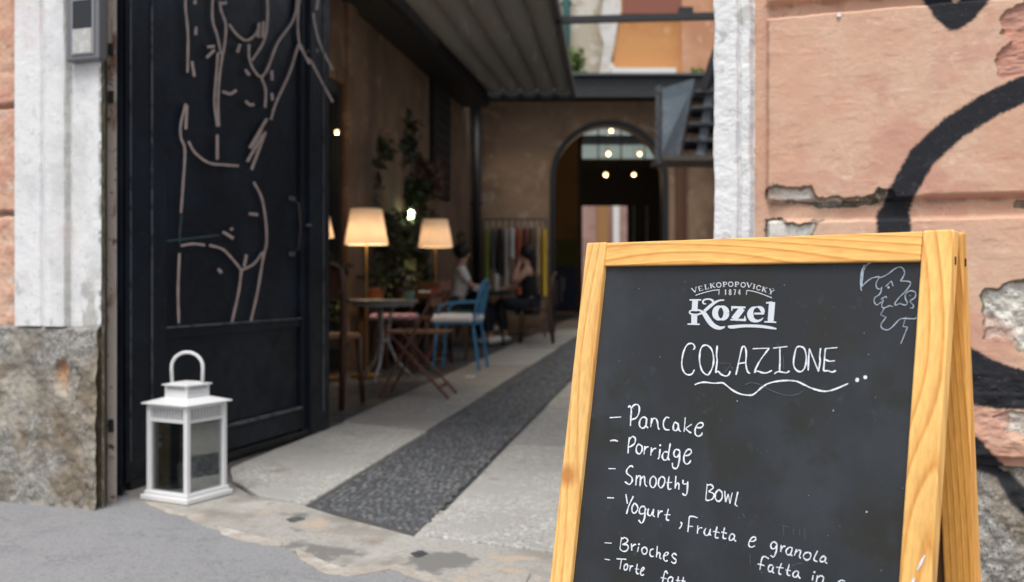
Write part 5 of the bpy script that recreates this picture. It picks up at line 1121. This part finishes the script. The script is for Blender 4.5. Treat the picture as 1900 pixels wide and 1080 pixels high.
# clothes rack
rk=thing('clothes_rack','thin metal clothes rail standing in front of the arch wall','clothes rack',(.03,14.6,0))
MB().tube([(-.46,0,1.72),(.46,0,1.72)],.012,8).build('rail',m_edge,rk)
for sx in (-.46,.46): MB().tube([(sx,0,0.02),(sx,0,1.72)],.012,8).build('upright',m_edge,rk); MB().box((sx,0,.015),(.03,.4,.03)).build('foot',m_edge,rk)
cols=[('olive green',(.10,.13,.02),1.05),('dark grey',(.05,.05,.055),.7),('black',(.012,.012,.014),.8),('pale grey',(.22,.21,.2),.95),('white',(.5,.48,.45),.55),('rust red',(.22,.05,.025),1.1),('burgundy',(.09,.02,.02),.85),('brown',(.08,.05,.035),.9),('beige',(.28,.22,.16),.8),('mustard yellow',(.42,.25,.02),1.1)]
for i,(cn2,c_,ln) in enumerate(cols):
    X=-.40+i*.093; o=thing('hanging_garment',f'{cn2} garment on a hanger on the clothes rail','garment',(.03+X,14.6,1.70),0,'garments on the clothes rail')
    MB().tube([(0,0,.02),(0,0,-.05),(0,.19,-.12),(0,-.19,-.12),(0,0,-.05)],.005,6).build('hanger',m_lant,o)
    mb=MB(); rr=random.Random(i); pr=[(-.10,.06,.014),(-.13,.2,.03),(-.3,.19,.035),(-.6*ln,.17,.035),(-ln,.2,.04)]
    n=14; b=0
    for z_,hy,hx_ in pr:
        for k in range(n):
            a=2*math.pi*k/n; mb.v.append((hx_*math.cos(a)*(1+.3*math.sin(5*a+i)),hy*math.sin(a),z_+.01*math.sin(3*a)))
    for r_ in range(len(pr)-1):
        for k in range(n): mb.f.append((r_*n+k,r_*n+(k+1)%n,(r_+1)*n+(k+1)%n,(r_+1)*n+k))
    mb.build('cloth',mat('cloth_'+cn2.replace(' ','_'),tuple(min(.85,k*2.4) for k in c_),rough=.9),o,smooth=True)
# ================================================================ PEOPLE
def skin(name,nodes,edges,m_,parent,root=0,sub=1):
    bm=bmesh.new(); lay=bm.verts.layers.skin.verify(); vs=[]
    for i,(p,r) in enumerate(nodes):
        v=bm.verts.new(p); v[lay].radius=(r,r) if not isinstance(r,tuple) else r; v[lay].use_root=(i==root); vs.append(v)
    for a,b in edges: bm.edges.new((vs[a],vs[b]))
    me=bpy.data.meshes.new(name); bm.to_mesh(me); bm.free(); me.materials.append(m_)
    o=bpy.data.objects.new(name,me); C.objects.link(o); o.parent=parent
    s=o.modifiers.new('skin','SKIN'); s.use_smooth_shade=True; s.branch_smoothing=.3; q=o.modifiers.new('sub','SUBSURF'); q.levels=sub; q.render_levels=sub+0
    return o
def ellip(mb,c,r,n=14,m=10):
    b=len(mb.v)
    for i in range(m+1):
        t=math.pi*i/m
        for k in range(n):
            a=2*math.pi*k/n; mb.v.append((c[0]+r[0]*math.sin(t)*math.cos(a)+1e-5*i,c[1]+r[1]*math.sin(t)*math.sin(a),c[2]+r[2]*math.cos(t)))
    for i in range(m):
        for k in range(n): mb.f.append((b+i*n+k,b+i*n+(k+1)%n,b+(i+1)*n+(k+1)%n,b+(i+1)*n+k))
    return mb
def person(label,loc,rz,arms,legs,top_m,leg_m,shoe_m,sleeve,head_tilt=0,hair='short',lean=.05):
    """faces local +Y, seated; arms/legs: per side lists of joint positions"""
    o=thing('person',label,'person',loc,rz,'people seated in the passage')
    nodes=[((0,0,.50),(.13,.11)),((0,lean*.4,.66),(.115,.09)),((0,lean*.9,.84),(.135,.10)),((0,lean,.96),(.10,.08)),((0,lean+.01,1.03),(.05,.05)),((0,lean+.03,1.10),(.055,.06)),((0,lean+.035,1.17),(.074,.088)),((0,lean+.035,1.235),(.06,.07)),((0,lean+.125,1.145),(.012,.012))]
    edges=[(0,1),(1,2),(2,3),(3,4),(4,5),(5,6),(6,7),(6,8)]
    def hand(wi,wp,dirv,side):
        d=Vector(dirv).normalized(); s=d.cross(Vector((0,0,1))).normalized()*side; u=s.cross(d)
        p=Vector(wp)+d*.045; nodes.append((tuple(p),(.03,.015))); pi=len(nodes)-1; edges.append((wi,pi))
        for k,(off,ln) in enumerate(((-.027,.065),(-.009,.075),(.009,.072),(.027,.055))):
            a=p+d*.03+s*off; b=a+d*ln*.5-u*.008*side; c=b+d*ln*.4-u*.02*side
            for q,r in ((a,.0095),(b,.0085),(c,.0075)):
                nodes.append((tuple(q),r)); edges.append(((pi if q is a else len(nodes)-2),len(nodes)-1))
        a=Vector(wp)+d*.02-s*.03; b=a+d*.03-s*.02
        nodes.append((tuple(a),.011)); edges.append((wi,len(nodes)-1)); nodes.append((tuple(b),.009)); edges.append((len(nodes)-2,len(nodes)-1))
    armj=[]
    for side,A in zip((-1,1),arms):
        sh=Vector((side*.17,lean,.94)); j=[sh]+[Vector(q) for q in A]; idx=[]
        for p,r in zip(j,(.055,.042,.028)): nodes.append((tuple(p),r)); idx.append(len(nodes)-1)
        edges.append((3,idx[0])); edges.append((idx[0],idx[1])); edges.append((idx[1],idx[2])); hand(idx[2],j[2],j[2]-j[1],side); armj.append(j)
    legj=[]
    for side,Lg in zip((-1,1),legs):
        hp_=Vector((side*.09,.03,.49)); j=[hp_]+[Vector(q) for q in Lg]; idx=[]
        for p,r in zip(j,(.09,.062,.04)): nodes.append((tuple(p),r)); idx.append(len(nodes)-1)
        nodes.append((tuple(j[-1]+Vector((0,.13,-.03))),(.035,.025))); edges.append((idx[2],len(nodes)-1))
        edges.append((0,idx[0])); edges.append((idx[0],idx[1])); edges.append((idx[1],idx[2])); legj.append(j)
    skin('body',nodes,edges,m_skin,o,0,1)
    # clothes
    e=1.13
    tn=[((0,0,.47),(.155,.13)),((0,lean*.4,.66),(.135,.108)),((0,lean*.9,.84),(.155,.118)),((0,lean,.965),(.105,.088))]; te=[(0,1),(1,2),(2,3)]
    for j,side in zip(armj,(-1,1)):
        if sleeve>0:
            a=len(tn); tn.append((tuple(j[0]),.068)); te.append((3,a)); el=j[0].lerp(j[1],min(1,sleeve)); tn.append((tuple(el),.058)); te.append((a,a+1))
            if sleeve>1: tn.append((tuple(j[1].lerp(j[2],sleeve-1)),.042)); te.append((a+1,a+2))
    skin('shirt',tn,te,top_m,o,0,1)
    pn=[((0,0,.46),(.165,.14))];pe=[]
    for j in legj:
        a=len(pn)
        for p,r in zip((j[0],j[1],j[1].lerp(j[2],.9)),(.105,.078,.06)): pn.append((tuple(p),r))
        pe+=[(0,a),(a,a+1),(a+1,a+2)]
    skin('trousers',pn,pe,leg_m,o,0,1)
    for j in legj: 
        c=j[2]+Vector((0,.055,-.045)); ellip(MB(),(0,0,0),(.05,.14,.05)).build('shoe',shoe_m,o,smooth=True).location=c
    hb=MB(); c=(0,lean+.005,1.195); ellip(hb,c,(.093,.108,.105)); 
    if hair=='bun': ellip(hb,(0,lean-.09,1.235),(.045,.045,.045),10,8)
    if hair=='long':
        ellip(hb,(0,lean-.07,1.06),(.085,.05,.16))
    hb.build('hair',m_hair,o,smooth=True)
    for sx in (-1,1): ellip(MB(),(sx*.028,lean+.118,1.165),(.011,.006,.007),8,6).build('eye',m_hair,o)
    ellip(MB(),(0,lean+.12,1.105),(.024,.006,.007),8,6).build('mouth',mat('lips',(.3,.08,.06),rough=.5),o)
    return o
person('person in a white shirt with short dark hair sitting at the dark table, facing right',(-.70,12.75,.0),R(-85),
  [((-.2,.17,.74),(-.08,.40,.74)),((.2,.17,.74),(.08,.40,.74))],[((-.10,.44,.50),(-.10,.42,.10)),((.10,.42,.50),(.12,.34,.10))],m_shirt,m_jean,m_shoe,.75,hair='bun')
person('person in a black sleeveless top with one hand raised to the face, facing left',(.26,13.0,.0),R(85),
  [((-.19,.22,.80),(-.03,.17,1.04)),((.2,.18,.74),(.08,.38,.72))],[((-.08,.42,.54),(.04,.52,.24)),((.09,.42,.50),(.09,.36,.10))],m_blk,m_jean,m_shoe,0,hair='long')
chair('dark chair under the person in black',(.30,13.0,0),R(85),m_dwood,m_dwood)
chair('dark chair under the person in the white shirt',(-.76,12.75,0),R(-85),m_dwood,m_dwood)
